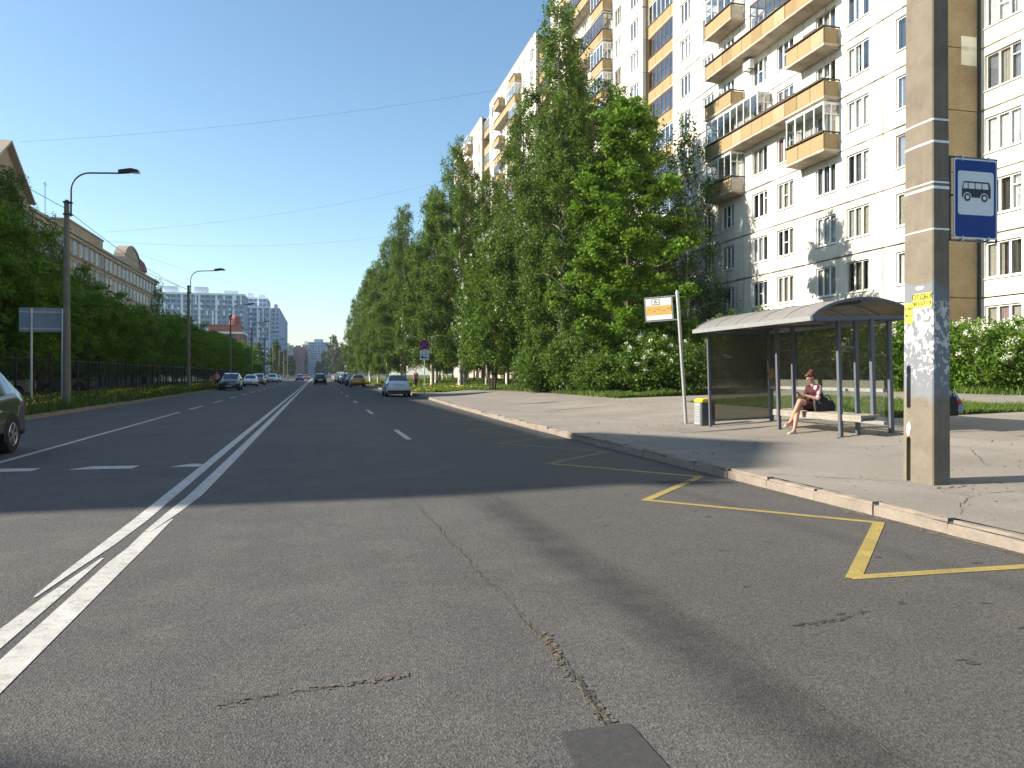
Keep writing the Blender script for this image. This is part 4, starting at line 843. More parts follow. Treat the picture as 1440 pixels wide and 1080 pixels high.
for a, b in (((-.37, .03, .52), (.37, .03, .52)), ((-.37, .03, -.52), (.37, .03, -.52)), ((-.35, .03, -.52), (-.35, .03, .52)), ((.36, .03, -.52), (.36, .03, .52)), ((-.56, .03, .52), (-.36, .03, .52)), ((-.56, .03, -.52), (-.36, .03, -.52)), ((-.56, .03, .04), (-.31, .03, .04)), ((.3, .03, .04), (.36, .03, .04))): fr.bar(a, b, .022)
fr.build('sign_frame', M_GPAINT, sg)
for x_ in (-.2, .2):
    for z_ in (-.5, .5): MB().box(x_-.012, x_+.012, -.02, .03, z_-.03, z_+.03).build('clip', M_STEEL, sg)

# ------------------------------------------------------------------ bus shelter
sh = thing('bus_shelter', 'grey bus shelter with curved smoky roof and glass back', 'bus shelter', (10.2, 15.1, .24)); sh.rotation_euler = (0, R(-1.8), 0)
def post(x, y, z0, z1, w=.07, name='post', m=None): return wp(MB().box(x-w/2, x+w/2, y-w/2, y+w/2, z0, z1).build(name, m or M_GPAINT, sh))
def gz(x): return float(zt(x))-.06
post(9.42, 17.15, .12, 2.56, .055); post(11.12, 17.15, .2, 2.56, .09); post(11.12, 12.98, .2, 2.56, .08)
for yy in (15.3, 13.2): post(10.12, yy, .12, 2.6); post(10.52, yy, .16, 2.6)
post(10.5, 12.72, .64, 2.6, .075); post(11.12, 16.05, 1.2, 2.5, .05)
for yy in (15.3, 13.2): wp(MB().box(10.15, 10.49, yy-.02, yy+.02, 2.02, 2.07).build('crossbar', M_GPAINT, sh))
for yy in (15.3, 13.2, 12.72, 17.1): wp(MB().bar((9.25, yy, 2.585), (11.5, yy, 2.585), .05, .05).build('roof_beam', M_GPAINT, sh))
RX0, RX1, RY0, RY1, RZ, RISE = 9.15, 11.55, 12.72, 17.34, 2.62, .36
def arcp(n=14, off=0): return [(RX0+(RX1-RX0)*k/n, RZ+off+RISE*(1-((k/n)*2-1)**2)**.8) for k in range(n+1)]
M_POLYC = None
g = G('smoky_polycarbonate'); M_POLYC = g.end(g.N('MixShader', None, {0: g.mr(g.noise(g.obj(), 5, 4), .3, .7, .62, .8), 1: g.N('BsdfTransparent', None, {0: (.42, .34, .22, 1)}), 2: g.bsdf((.27, .26, .245), .38, 0, .5)}))
nb = 5
for k in range(nb):
    a = RY0+(RY1-RY0)*k/nb+.012; b = RY0+(RY1-RY0)*(k+1)/nb-.012; P = arcp(); Q = arcp(off=.012)[::-1]
    wp(MB().prism(P+Q, a, b, f=lambda u, v, w: (u, w, v)).build('roof_panel', M_POLYC, sh))
for k in range(nb+1):
    y = RY0+(RY1-RY0)*k/nb; P = arcp(off=-.03); Q = arcp(off=.025)[::-1]; e = .03 if k in (0, nb) else .014
    wp(MB().prism(P+Q, y-e, y+e, f=lambda u, v, w: (u, w, v)).build('roof_rib', M_GPAINT if k in (0, nb) else M_STEEL, sh))
for x, m in ((RX0, M_STEEL), (RX1, M_STEEL)): wp(MB().box(x-.03, x+.03, RY0-.04, RY1+.04, RZ-.06, RZ+.03).build('fascia', m, sh))
for y in (RY0, RY1): wp(MB().box(RX0+.03, RX1-.03, y-.03, y+.03, RZ-.045, RZ+.02).build('end_beam', M_GPAINT, sh))
wp(MB().box(10.3, 10.4, RY0+.03, RY1-.03, RZ+RISE-.09, RZ+RISE-.035).build('ridge_beam', M_GPAINT, sh))
G_DUST = glass_mat('dusty_glass', (.52, .54, .48), .2, (.42, .42, .36), .03, .05); G_SIDE = glass_mat('dusty_side_glass', (.5, .5, .45), .14, (.40, .38, .33), .03, .05)
G_CLEAR = glass_mat('clean_glass', (.82, .86, .82), .03, (.42, .42, .36), .03, .03)
ys_ = [13.02, 14.06, 15.1, 16.05, 17.1]
for a, b in zip(ys_[:-1], ys_[1:]):
    wp(MB().box(11.115, 11.125, a+.003, b-.003, 1.17, 2.52).build('glass_pane', G_DUST, sh)); wp(MB().box(11.115, 11.125, a+.003, b-.003, .52, 1.13).build('glass_pane', G_CLEAR, sh))
for z_ in (.46, 1.12, 2.5): wp(MB().box(11.09, 11.15, 13.02, 17.11, z_, z_+.07).build('glass_rail', M_STEEL, sh))
wp(MB().box(9.45, 11.07, 17.145, 17.155, .42, 2.5).build('glass_pane', G_SIDE, sh)); wp(MB().box(9.45, 11.07, 17.12, 17.18, 2.5, 2.55).build('glass_rail', M_GPAINT, sh)); wp(MB().box(9.45, 11.07, 17.13, 17.17, .37, .42).build('glass_rail', M_GPAINT, sh))
for k in range(3): wp(MB().box(10.13+k*.15, 10.27+k*.15, 12.62, 15.55, .665+.002*k, .715+.002*k).build('bench_plank', M_WOOD, sh))
for yy in (12.72, 13.2, 15.3): wp(MB().box(10.15, 10.5, yy-.03, yy+.03, .60, .665).build('bench_bracket', M_GPAINT, sh))
wp(MB().box(10.13, 10.17, 12.62, 15.55, .59, .662).build('bench_apron', M_WOOD, sh))
bn = thing('paper_notice', 'torn brownish paper notice stuck behind the left glass of the shelter', 'notice', (10.98, 16.9, 1.52))
MB().prism([(-.11, -.14), (.04, -.1), (.11, -.12), (.1, .02), (.05, .13), (-.06, .15), (-.1, .03)], 0, .004, f=lambda u, v, w: (u, -w, v)).build('sheet', mat('brown_print', (.25, .16, .09), .8, .7, 22), bn)
MB().box(-.12, .18, .0, .03, -.03, .03).build('clip', M_BLACK, bn)

# litter bin
lbx = thing('litter_bin', 'grey louvred litter bin with a yellow lid by the shelter', 'bin', (9.52, 17.62, float(zt(9.5))-.01), R(-4))
M_BINL = mat('bin_pale_grey', (.27, .28, .29), .6, .12); M_BINY = mat('bin_yellow', (.75, .55, .03), .5, .1); M_BIND = mat('bin_dark', (.10, .105, .11), .6, .15)
MB().prism(rrect(.40, .40, .05), 0, .60).build('body', M_BIND, lbx)
MB().prism(rrect(.43, .43, .07), .60, .66).prism(rrect(.36, .36, .07), .66, .69).build('lid', M_BINY, lbx)
MB().box(-.206, -.2, -.17, .17, .04, .58).build('front_panel', M_BINL, lbx)
for k in range(10): MB().add([(-.207, -.13, .11+k*.042), (-.207, .13, .11+k*.042), (-.222, .13, .128+k*.042), (-.222, -.13, .128+k*.042), (-.207, .13, .14+k*.042), (-.207, -.13, .14+k*.042)], [(0, 1, 2, 3), (3, 2, 4, 5)]).build('louvre', M_BINL, lbx)

# route sign post
rs = thing('route_sign_post', 'leaning grey post with a white and orange bus route board', 'sign', (9.4, 18.4, float(zt(9.4))-.05), R(-28)); rs.rotation_euler = (0, R(-3.7), R(-28))
MB().tube([(0, 0, -.1), (0, 0, 3.5)], .045, 12).tube([(0, 0, 3.48), (0, 0, 3.56)], [.05, .035], 12).build('post', M_STEEL, rs, 40)
bd = MB().box(-.84, -.17, -.012, .012, 2.83, 3.40).build('board', mat('board_white', (.78, .77, .74), .5, .08), rs)
MB().box(-.835, -.175, -.0145, -.0122, 2.96, 3.20).build('orange_band', mat('board_orange', (.72, .45, .12), .5, .18, 14), bd)
for a, b in (((-.86, 0, 2.81), (-.86, 0, 3.44)), ((-.86, 0, 3.43), (0, 0, 3.43)), ((-.86, 0, 2.80), (0, 0, 2.80)), ((-.15, 0, 2.8), (-.15, 0, 3.43))): MB().bar(a, b, .025).build('board_frame', M_STEEL, rs)
lt = MB().box(-.68, -.48, -.014, -.0125, 3.225, 3.375).build('letter_box', M_INK, bd); MB().box(-.668, -.492, -.016, -.0142, 3.237, 3.363).build('letter_field', mat('board_white', (.78, .77, .74)), lt)
ob('letter', text_mesh('letter', 'А', .12, M_INK), lt, (-.58, -.0165, 3.30), (R(90), 0, 0))
for k in range(5): MB().box(-.80+k*.13, -.80+k*.13+.08, -.016, -.0147, 3.10-.05*(k % 2), 3.115-.05*(k % 2)).build('fine_print', mat('print_brown', (.4, .25, .08), .7), bd)

# no stopping sign
ns = thing('no_stopping_sign', 'round blue no stopping sign with a white plate on a grey post', 'sign', (7.45, 54.5, .1))
MB().tube([(0, 0, -.1), (0, 0, 3.95)], .035, 8).build('post', M_STEEL, ns)
cr_ = lambda r: [(r*math.cos(R(15*k)), r*math.sin(R(15*k))) for k in range(24)]
M_RED = mat('sign_red', (.45, .02, .03), .4, .1)
dsc = MB().prism(cr_(.35), .036, .05, f=lambda u, v, w: (u, -w, v+3.55)).build('disc', M_RED, ns); MB().prism(cr_(.29), .0505, .053, f=lambda u, v, w: (u, -w, v+3.55)).build('blue_field', M_BLUE, dsc)
MB().bar((-.2, -.055, 3.35), (.2, -.055, 3.75), .004, .06).bar((.2, -.0565, 3.35), (-.2, -.0565, 3.75), .004, .06).build('red_cross', M_RED, dsc)
pt_ = MB().box(-.33, .33, -.05, -.036, 2.45, 3.15).build('plate', M_SIGNW, ns)
MB().box(-.26, .26, -.053, -.0505, 2.82, 2.85).box(-.14, .14, -.053, -.0505, 3.07, 3.09).add([(-.30, -.052, 2.835), (-.24, -.052, 2.87), (-.24, -.052, 2.80)], [(0, 1, 2)]).build('arrow', M_INK, pt_)
ob('plate_text', text_mesh('plate_text', '8 - 20', .16, M_INK), pt_, (0, -.051, 2.97), (R(90), 0, 0))
MB().prism([(-.26, 2.58), (.26, 2.58), (.26, 2.62), (.1, 2.64), (.16, 2.72), (.12, 2.72), (.0, 2.64), (-.06, 2.64), (-.1, 2.74), (-.2, 2.74), (-.26, 2.66)], .0505, .053, f=lambda u, v, w: (u, -w, v)).build('tow_truck_symbol', M_INK, pt_)

# back of the big road sign on the left
bs = thing('road_sign', 'large rectangular road sign seen from its grey back', 'sign', (-11.2, 36.3, .1))
MB().tube([(-.42, 0, -.1), (-.42, 0, 4.2)], .05, 8).build('post', M_STEEL, bs); MB().tube([(.75, 0, -.1), (.75, 0, 4.2)], .05, 8).build('post', M_STEEL, bs)
M_SBACK = mat('sign_back_grey', (.22, .25, .29), .5, .15, 2)
MB().prism(rrect(1.85, 1.02, .04), -.06, -.075, f=lambda u, v, w: (u+.02, -w, v+3.72)).build('panel', M_SBACK, bs)
rm = MB()
for z_ in (3.35, 4.05): rm.box(-.88, .92, .045, .06, z_-.03, z_+.03)
rm.build('panel_brace', M_STEEL, bs)

# lamp posts
def lamp():
    t = ob('street_lamp', None)
    mb = MB(); P = [(.14, .14)] if False else None
    prof = [(0, .165), (.6, .158), (3, .14), (8.7, .10), (8.78, .06)]
    MB().tube([(0, 0, z-.15) for z, r in prof], [r for z, r in prof], 10).build('pole', M_CONC, t, 40)
    pts = [(.16, 0, 7.95), (.16, 0, 9.05)]+[(.16+.75*(1-math.cos(a)), 0, 9.05+.75*math.sin(a)) for a in [math.pi/2*k/7 for k in range(1, 8)]]+[(2.0, 0, 9.86), (2.35, 0, 9.9)]
    arm = MB().tube(pts, .036, 8).build('arm', M_BLACK, t, 40)
    for z in (8.0, 8.5): MB().box(-.12, .2, -.13, .13, z, z+.05).build('bracket', M_BLACK, t)
    hd = MB().add([(1.95, -.09, 9.87), (1.95, .09, 9.87), (2.75, .14, 9.93), (2.75, -.14, 9.93), (1.95, -.07, 10.0), (1.95, .07, 10.0), (2.45, .13, 10.08), (2.45, -.13, 10.08), (2.72, .1, 10.03), (2.72, -.1, 10.03)], [(0, 1, 2, 3), (4, 7, 6, 5), (0, 4, 5, 1), (0, 3, 9, 7, 4), (1, 5, 6, 8, 2), (7, 9, 8, 6), (2, 8, 9, 3)]).build('lamp_head', M_BLACK, t)
    MB().box(2.4, 2.78, -.1, .1, 9.90, 10.0).build('lamp_glass', M_FRAME, t)
    return t
lp = lamp(); LY = [35.3+31.2*k for k in range(9)]
for q, y in enumerate(LY):
    o = lp if q == 0 else copy_tree(lp); o.location = (-10, y, .1)
    tag(o, ORD[q]+' concrete lamp post along the left verge, counted from the front', 'street lamp', 'lamp posts along the left verge')
# wires
def wire(a, b, sag, r, label, n=24):
    a = Vector(a); b = Vector(b); P = [a.lerp(b, k/n)-Vector((0, 0, sag*4*(k/n)*(1-k/n))) for k in range(n+1)]
    return tag(MB().tube(P, r, 4, cap=False).build('overhead_wire', M_BLACK), label, 'wire', 'overhead wires')
wire((BX-1, 104, 29.5), (27.1, 93, 38.3), 1.0, .010, 'highest overhead wire crossing the sky from the gable'); wire((BX, 138, 24.8), (27.1, 152, 41), 1.6, .012, 'overhead wire crossing the sky in its middle height')
wire((BX, 140, 23.6), (27, 185, 37), 2.2, .012, 'overhead wire just below the middle one'); wire((BX, 142, 23.3), (9.5, 190, 16), .8, .012, 'lowest overhead wire falling towards the birches')
pw = [(-10.1, 3.5, 8.5)]+[(-10.1, y, 8.4) for y in LY]
for q in range(5): wire(pw[q], pw[q+1], .35, .014, ORD[q]+' span of wire strung between the left lamp posts')
wire((-10.1, 66.5, 8.4), (BX, 100, 21), .5, .016, 'wire from the second lamp post up to the cream building')

# fence on the left
fe = thing('metal_fence', 'black metal fence of thin upright bars along the left verge', 'fence', (-14.3, 20, .1))
y = 20; pm_ = MB().box(-.04, .04, -.04, .04, -.1, 2.5).mesh('fence_post', M_BLACK)
while y < 190: ob('fence_post', pm_, fe, (0, y-20, 0)); y += 2.5
for z_ in (.35, 2.2): MB().box(-.02, .02, 0, 169.8, z_, z_+.05).build('rail', M_BLACK, fe)
bars = MB(); y = .125
while y < 130: bars.box(-.009, .009, y-.009, y+.009, .15, 2.42); y += .2
stuff(bars.build('bars', M_BLACK, fe))

# ------------------------------------------------------------------ cars
def carpaint(name, col, rough=.28): return mat(name, col, rough, .05, 2, spec=.5, coat=.8)
C_WHITE = carpaint('paint_white', (.62, .64, .66)); C_BLACK = carpaint('paint_black', (.012, .013, .015)); C_YEL = carpaint('paint_yellow', (.70, .33, .02)); C_GREY = carpaint('paint_grey', (.16, .17, .18)); C_DKGREEN = carpaint('paint_dark_green', (.05, .062, .055)); C_SILV = carpaint('paint_silver', (.38, .39, .4)); C_BLUE = carpaint('paint_blue', (.03, .05, .12)); C_RED = carpaint('paint_red', (.3, .03, .03))
M_CGL = mat('car_glass', (.018, .022, .026), .04, .2, spec=.9, coat=.5); M_TYRE = mat('tyre_rubber', (.018, .018, .018), .85, .2); M_RIM = mat('alloy_rim', (.5, .5, .52), .3, .1, metal=.8); M_TRIMB = mat('black_trim', (.02, .02, .021), .6, .2)
M_TAIL = mat('tail_lamp', (.16, .008, .01), .15, .2, spec=.8, coat=.6); M_HEAD = mat('head_lamp', (.55, .57, .6), .12, .1, metal=.3, coat=.6); M_PLATE = mat('number_plate', (.68, .68, .66), .5, .05); M_CHROME = mat('chrome', (.6, .6, .62), .15, .05, metal=1)
ST = {'sedan': dict(w=(2.22, -2.24), ax=(1.38, -1.30), rw=.31, st=[(2.20, .32, .60, .60, .54, .62, .40, ''), (2.12, .24, .66, .74, .66, .69, .5, ''), (1.75, .2, .76, .83, .75, .81, .6, ''), (1.02, .19, .90, .85, .78, .96, .66, 'w'), (.28, .19, .93, .85, .78, 1.39, .58, 's'), (-.30, .19, .94, .85, .78, 1.45, .58, ''), (-.40, .19, .945, .85, .78, 1.45, .58, 's'), (-1.10, .19, .965, .85, .78, 1.40, .56, 'r'), (-1.72, .20, 1.0, .84, .77, 1.06, .62, ''), (-2.10, .24, 1.0, .82, .74, 1.05, .62, ''), (-2.20, .30, .95, .79, .71, 1.0, .6, ''), (-2.24, .38, .86, .74, .67, .92, .56, '')]),
      'suv': dict(w=(2.2, -2.24), ax=(1.36, -1.32), rw=.36, st=[(2.2, .36, .74, .64, .58, .77, .45, ''), (2.06, .28, .86, .82, .74, .90, .58, ''), (1.6, .26, .96, .90, .82, 1.0, .64, ''), (1.05, .25, 1.0, .92, .84, 1.06, .68, 'w'), (.32, .25, 1.04, .92, .84, 1.55, .63, 's'), (-.28, .25, 1.06, .92, .84, 1.65, .63, ''), (-.39, .25, 1.065, .92, .84, 1.655, .63, 's'), (-1.18, .25, 1.11, .92, .84, 1.63, .61, ''), (-1.28, .25, 1.12, .92, .84, 1.62, .61, 's'), (-1.62, .25, 1.16, .91, .83, 1.58, .58, 'r'), (-2.02, .28, 1.13, .89, .81, 1.18, .66, ''), (-2.17, .34, 1.0, .86, .79, 1.04, .64, ''), (-2.24, .42, .82, .80, .74, .86, .6, '')]),
      'hatch': dict(w=(2.1, -2.05), ax=(1.32, -1.25), rw=.32, st=[(2.08, .32, .62, .62, .56, .64, .42, ''), (1.96, .24, .72, .78, .7, .76, .54, ''), (1.55, .2, .84, .85, .77, .88, .62, ''), (1.05, .2, .92, .87, .8, .98, .66, 'w'), (.3, .2, .95, .87, .8, 1.42, .59, 's'), (-.25, .2, .97, .87, .8, 1.49, .59, ''), (-.35, .2, .975, .87, .8, 1.49, .59, 's'), (-1.15, .2, 1.02, .87, .8, 1.45, .57, ''), (-1.45, .2, 1.04, .86, .78, 1.42, .55, 'r'), (-1.88, .24, 1.02, .84, .76, 1.07, .62, ''), (-2.0, .32, .92, .81, .74, .97, .6, ''), (-2.05, .4, .8, .76, .7, .85, .56, '')]),
      'van': dict(w=(2.5, -2.5), ax=(1.6, -1.5), rw=.34, st=[(2.5, .35, .8, .75, .68, .85, .5, ''), (2.3, .28, .95, .9, .83, 1.02, .6, ''), (1.8, .26, 1.05, .95, .88, 1.14, .7, 'w'), (1.15, .26, 1.1, .96, .9, 1.95, .72, 's'), (.45, .26, 1.1, .96, .9, 2.05, .74, ''), (-2.3, .26, 1.1, .96, .9, 2.05, .74, ''), (-2.45, .3, 1.08, .95, .89, 1.98, .72, ''), (-2.5, .36, 1.0, .93, .87, 1.9, .70, '')])}
CARC = {}
def car_meshes(kind):
    if kind in CARC: return CARC[kind]
    S = ST[kind]; body = MB(); sw = MB(); ws = MB(); rw = MB(); rings = []
    for (y, zl, zs_, wm, wsh, zt_, wt, fl_) in S['st']:
        h = [(0, zl), (wm*.86, zl), (wm, zl+.16), (wm, zs_-.16), (wsh+.02, zs_-.015), (wsh, zs_), (wt, zt_), (wt*.72, zt_+.022), (0, zt_+.032)]
        rings.append([(x, y, z) for x, z in h]+[(-x, y, z) for x, z in h[-2:0:-1]])
    n = len(rings[0])
    for i in range(len(rings)-1):
        fl_ = S['st'][i][7]
        for k in range(n):
            q = [rings[i][k], rings[i][(k+1) % n], rings[i+1][(k+1) % n], rings[i+1][k]]; kk = k if k < 8 else n-1-k
            tgt = body
            if fl_ == 'w' and kk in (6, 7): tgt = ws
            if fl_ == 'r' and kk in (6, 7): tgt = rw
            if fl_ == 's' and kk == 5: tgt = sw
            tgt.add(q, [(0, 1, 2, 3)])
    body.add(rings[0], [tuple(range(n))]); body.add(rings[-1], [tuple(range(n-1, -1, -1))])
    out = dict(body=body.mesh('body', C_WHITE, 38), side_window=sw.mesh('side_window', M_CGL, 38), windscreen=ws.mesh('windscreen', M_CGL, 38))
    if rw.v: out['rear_window'] = rw.mesh('rear_window', M_CGL, 38)
    r = S['rw']; ty = MB(); P = [(r*.62, -.1), (r*.94, -.1), (r, -.07), (r, .07), (r*.94, .1), (r*.62, .1)]; N = 24
    vs = [(x, rr*math.cos(2*math.pi*k/N), rr*math.sin(2*math.pi*k/N)) for rr, x in P for k in range(N)]
    ty.add(vs, [(j*N+k, j*N+(k+1) % N, (j+1)*N+(k+1) % N, (j+1)*N+k) for j in range(5) for k in range(N)]); out['wheel'] = ty.mesh('wheel', M_TYRE, 50)
    rim = MB(); vs = [(x, rr*math.cos(2*math.pi*k/N), rr*math.sin(2*math.pi*k/N)) for rr, x in ((r*.64, .095), (r*.60, .105), (r*.56, .09), (r*.55, .0)) for k in range(N)]
    rim.add(vs, [(j*N+k, j*N+(k+1) % N, (j+1)*N+(k+1) % N, (j+1)*N+k) for j in range(3) for k in range(N)])
    for k in range(10):
        a = 2*math.pi*(k//2)/5+(.14 if k % 2 else -.14); d = Vector((0, math.cos(a), math.sin(a))); rim.bar(Vector((.085, 0, 0))+d*r*.1, Vector((.09, 0, 0))+d*r*.58, .03, .035)
    rim.prism([(r*.14*math.cos(R(45*k)), r*.14*math.sin(R(45*k))) for k in range(8)], .06, .10, f=lambda u, v, w: (w, u, v)); out['rim'] = rim.mesh('rim', M_RIM)
    out['hub_back'] = MB().prism([(r*.6*math.cos(R(30*k)), r*.6*math.sin(R(30*k))) for k in range(12)], -.05, .0, f=lambda u, v, w: (w, u, v)).mesh('brake_disc', M_TRIMB)
    ra = r*1.16; A_ = [(ra*math.cos(R(12*k)), ra*math.sin(R(12*k))) for k in range(30)]; out['arch'] = MB().prism([(u, max(v, -.12)) for u, v in A_], -.01, .004, f=lambda u, v, w: (w, u, v)).mesh('wheel_arch_shade', M_TRIMB)  # dark disc laid on the flank, standing in for the shaded arch recess
    CARC[kind] = out; return out
def car(name, label, kind, paint, x, y, heading, group, plate=True, front_on=False, z=0.0):
    """front of the car is local +y; heading 0 drives away from the viewer"""
    t = thing(name, label, 'car', (x, y, z), R(heading), group); S = ST[kind]; ms = car_meshes(kind)
    for n in ('body', 'side_window', 'windscreen', 'rear_window'):
        if n in ms:
            o = ob(n, ms[n], t)
            if n == 'body': o.material_slots[0].link = 'OBJECT'; o.material_slots[0].material = paint; body = o
    wmx = max(s[3] for s in S['st']); r = S['rw']
    for ya in S['ax']:
        for sx in (1, -1):
            ob('wheel_arch_shade', ms['arch'], t, (sx*wmx, ya, r), (0, 0, 0 if sx > 0 else math.pi))
            w = ob('wheel', ms['wheel'], t, (sx*(wmx-.085), ya, r-.004), (0, 0, 0 if sx > 0 else math.pi)); ob('rim', ms['rim'], w); ob('brake_disc', ms['hub_back'], w)
    F, B = S['w']; st = S['st']; zs = st[-2][2]; zf = st[1][2]; wb = st[-2][3]; wf = st[1][3]; suv = kind in ('suv', 'van')
    for sx in (1, -1):
        a, b = sorted((sx*(wb-.26), sx*(wb-.0)))
        ob('tail_lamp', MB().box(a, b, B+.015, B+.16, zs-(.30 if suv else .24), zs-.03).mesh('tail_lamp', M_TAIL), t)
        a, b = sorted((sx*(wf-.28), sx*(wf+.01))); ob('headlight', MB().box(a, b, F-.17, F-.035, zf-.17, zf-.03).mesh('headlight', M_HEAD), t)
        a, b = sorted((sx*(wmx-.06), sx*(wmx+.15))); mi = ob('mirror', MB().box(a, b, .78, .92, st[3][2]-.02, st[3][2]+.12).mesh('mirror', M_TRIMB), t)
    ob('bumper', MB().box(-wb+.04, wb-.04, B-.03, B+.1, .30, .44).mesh('bumper', M_TRIMB), t); ob('bumper', MB().box(-wf+.03, wf-.03, F-.12, F+.02, .24, .38).mesh('bumper', M_TRIMB), t)
    ob('grille', MB().box(-.32, .32, F-.08, F+.012, .44, .56).mesh('grille', M_TRIMB), t)
    ob('number_plate', MB().box(-.26, .26, B-.02, B+.02, .66, .77).mesh('number_plate', M_PLATE), t); ob('number_plate', MB().box(-.26, .26, F-.05, F+.022, .39, .46).mesh('number_plate', M_PLATE), t)
    ob('plate_trim', MB().box(-.36, .36, B-.012, B+.02, .79, .82).mesh('plate_trim', M_CHROME if suv else M_TRIMB), t)
    for sx in (1, -1):
        for yy in ((.1, -.72) if kind != 'van' else (.8,)): ob('door_handle', MB().box(*sorted((sx*(wmx-.01), sx*(wmx+.018))), yy-.2, yy-.02, .80, .84).mesh('door_handle', M_CHROME), t)
    ob('underbody', MB().box(-wmx*.8, wmx*.8, B+.25, F-.3, .17, .3).mesh('underbody', M_TRIMB), t)
    if kind == 'suv':
        for sx in (1, -1): ob('roof_rail', MB().tube([(sx*.60, .2, 1.60), (sx*.6, .1, 1.68), (sx*.59, -1.3, 1.68), (sx*.58, -1.5, 1.60)], .018, 6).mesh('roof_rail', M_STEEL), t)
    ob('aerial', MB().tube([(0, -.9, st[6][5]+.02), (0, -1.05, st[6][5]+.2)], .008, 5).mesh('aerial', M_TRIMB), t)
    return t
PR = 'cars parked along the right kerb'; PLf = 'cars parked along the left kerb'; DR = 'cars driving on the road'; YD = 'cars parked in the yard behind the left fence'
car('black_suv', 'black crossover cut off by the left picture edge', 'suv', C_BLACK, -6.58, 15.35, 180, DR)
car('white_sedan', 'white sedan parked at the right kerb beside the dandelions', 'sedan', C_WHITE, 5.42, 54.4, -.5, PR)
car('yellow_hatchback', 'yellow hatchback parked at the right kerb', 'hatch', C_YEL, 4.9, 97.5, 2, PR)
car('dark_sedan', 'dark sedan parked just beyond the yellow car', 'sedan', C_BLUE, 4.75, 109.5, 0, PR)
car('grey_suv', 'grey crossover parked beyond the dark sedan', 'suv', C_GREY, 4.7, 124, 1, PR); car('silver_suv', 'silver crossover farther along the right kerb', 'suv', C_SILV, 4.75, 139, 0, PR)
car('white_van', 'white van standing tall among the far right cars', 'van', C_WHITE, 4.8, 165, 0, PR)
for q, (y, k, p) in enumerate(((152, 'sedan', C_BLACK), (180, 'hatch', C_RED), (195, 'sedan', C_WHITE), (212, 'suv', C_SILV))): car('parked_car', ORD[q]+' small far car seen around the white van', k, p, 4.8, y, 0, PR)
car('black_suv', 'black crossover driving away in the middle of the road', 'suv', C_BLACK, .55, 120, 0, DR)
car('dark_suv', 'dark green crossover parked first at the left kerb, facing us', 'suv', C_DKGREEN, -8.1, 80, 180, PLf); car('white_hatchback', 'white hatchback parked behind the dark green crossover', 'hatch', C_WHITE, -8.25, 105, 180, PLf)
car('grey_suv', 'grey car behind the white hatchback at the left kerb', 'suv', C_GREY, -8.25, 119, 180, PLf); car('white_suv', 'white crossover farther along the left kerb', 'suv', C_WHITE, -8.2, 155, 180, PLf); car('white_sedan', 'white sedan behind the far white crossover', 'sedan', C_WHITE, -8.2, 172, 180, PLf)
car('dark_car', 'dark oncoming car near the centre line', 'suv', C_BLUE, -3.9, 190, 180, DR); car('red_car', 'far red car waiting beyond the dark oncoming one', 'sedan', C_RED, -3.6, 290, 180, DR); car('red_car', 'far dark red car close to the centre line end', 'hatch', C_RED, -3.2, 250, 180, DR); car('white_car', 'far white oncoming car beside the centre line end', 'sedan', C_WHITE, -3.4, 330, 180, DR)
car('silver_car', 'far silver car driving away beyond the black crossover', 'sedan', C_SILV, 1.2, 230, 0, DR)
for q, (x, y, k, p) in enumerate(((-20, 44, 'sedan', C_SILV), (-20.4, 50, 'suv', C_WHITE), (-20, 56.5, 'hatch', C_WHITE), (-20.3, 63, 'sedan', C_GREY), (-20, 69.5, 'suv', C_SILV))): car('yard_car', ORD[q]+' car from the left glimpsed through the black fence', k, p, x, y, 96, YD, z=.12)

# ------------------------------------------------------------------ people
M_SKIN = mat('skin', (.40, .225, .16), .55, .08, 8); M_SKIN2 = mat('skin_legs', (.50, .30, .21), .5, .08, 8); M_HAIR = mat('auburn_hair', (.085, .032, .018), .5, .5, 40, bump=.6, bsc=90)
M_MAROON = mat('maroon_cloth', (.055, .009, .015), .8, .25, 14); M_PINK = mat('pale_pink_cloth', (.52, .36, .43), .8, .25, 14); M_JACK = mat('charcoal_cloth', (.035, .035, .036), .85, .35, 16, bump=.5, bsc=25); M_SHOE = mat('beige_shoe', (.45, .38, .28), .5, .15); M_BAGB = mat('black_leather', (.012, .012, .014), .45, .2)
def rem(o, vox, smooth=3):
    m = o.modifiers.new('union', 'REMESH'); m.mode = 'VOXEL'; m.voxel_size = vox; m.use_smooth_shade = True
    s = o.modifiers.new('soften', 'SMOOTH'); s.factor = .5; s.iterations = smooth; return o
def limb(mb, pts, rad, n=10):
    for (a, b, ra, rb_) in zip(pts[:-1], pts[1:], rad[:-1], rad[1:]): mb.tube([a, b], [ra, rb_], n)
    for p, r in zip(pts, rad): mb.ell(p, (r, r, r), n, 8)
def hand(mb, w, d, curl, s=1.0, side=(0, 1, 0)):
    """palm and five curled fingers leaving wrist w in direction d"""
    w = Vector(w); d = Vector(d).normalized(); sd = Vector(side).normalized(); up = d.cross(sd).normalized()
    mb.ell(w+d*.045*s, (.03*s, .03*s, .03*s)); mb.tube([w, w+d*.08*s], [.022*s, .03*s], 8)
    for k, l in enumerate((.06, .072, .068, .052)):
        b = w+d*.08*s+sd*(k-1.5)*.018*s; m1 = b+(d*.8-up*curl*.6)*l*.55*s; m2 = m1+(d*.35-up*curl)*l*.5*s; mb.tube([b-d*.02*s, b, m1, m2], [.0095*s, .0095*s, .0085*s, .0065*s], 7)
    b = w+d*.03*s-sd*.028*s; mb.tube([b, b+(d*.6-sd*.7)*.035*s, b+(d*1.3-sd*.6-up*.4)*.05*s], [.012*s, .010*s, .008*s], 7)
SX, SY = 10.38, 14.36
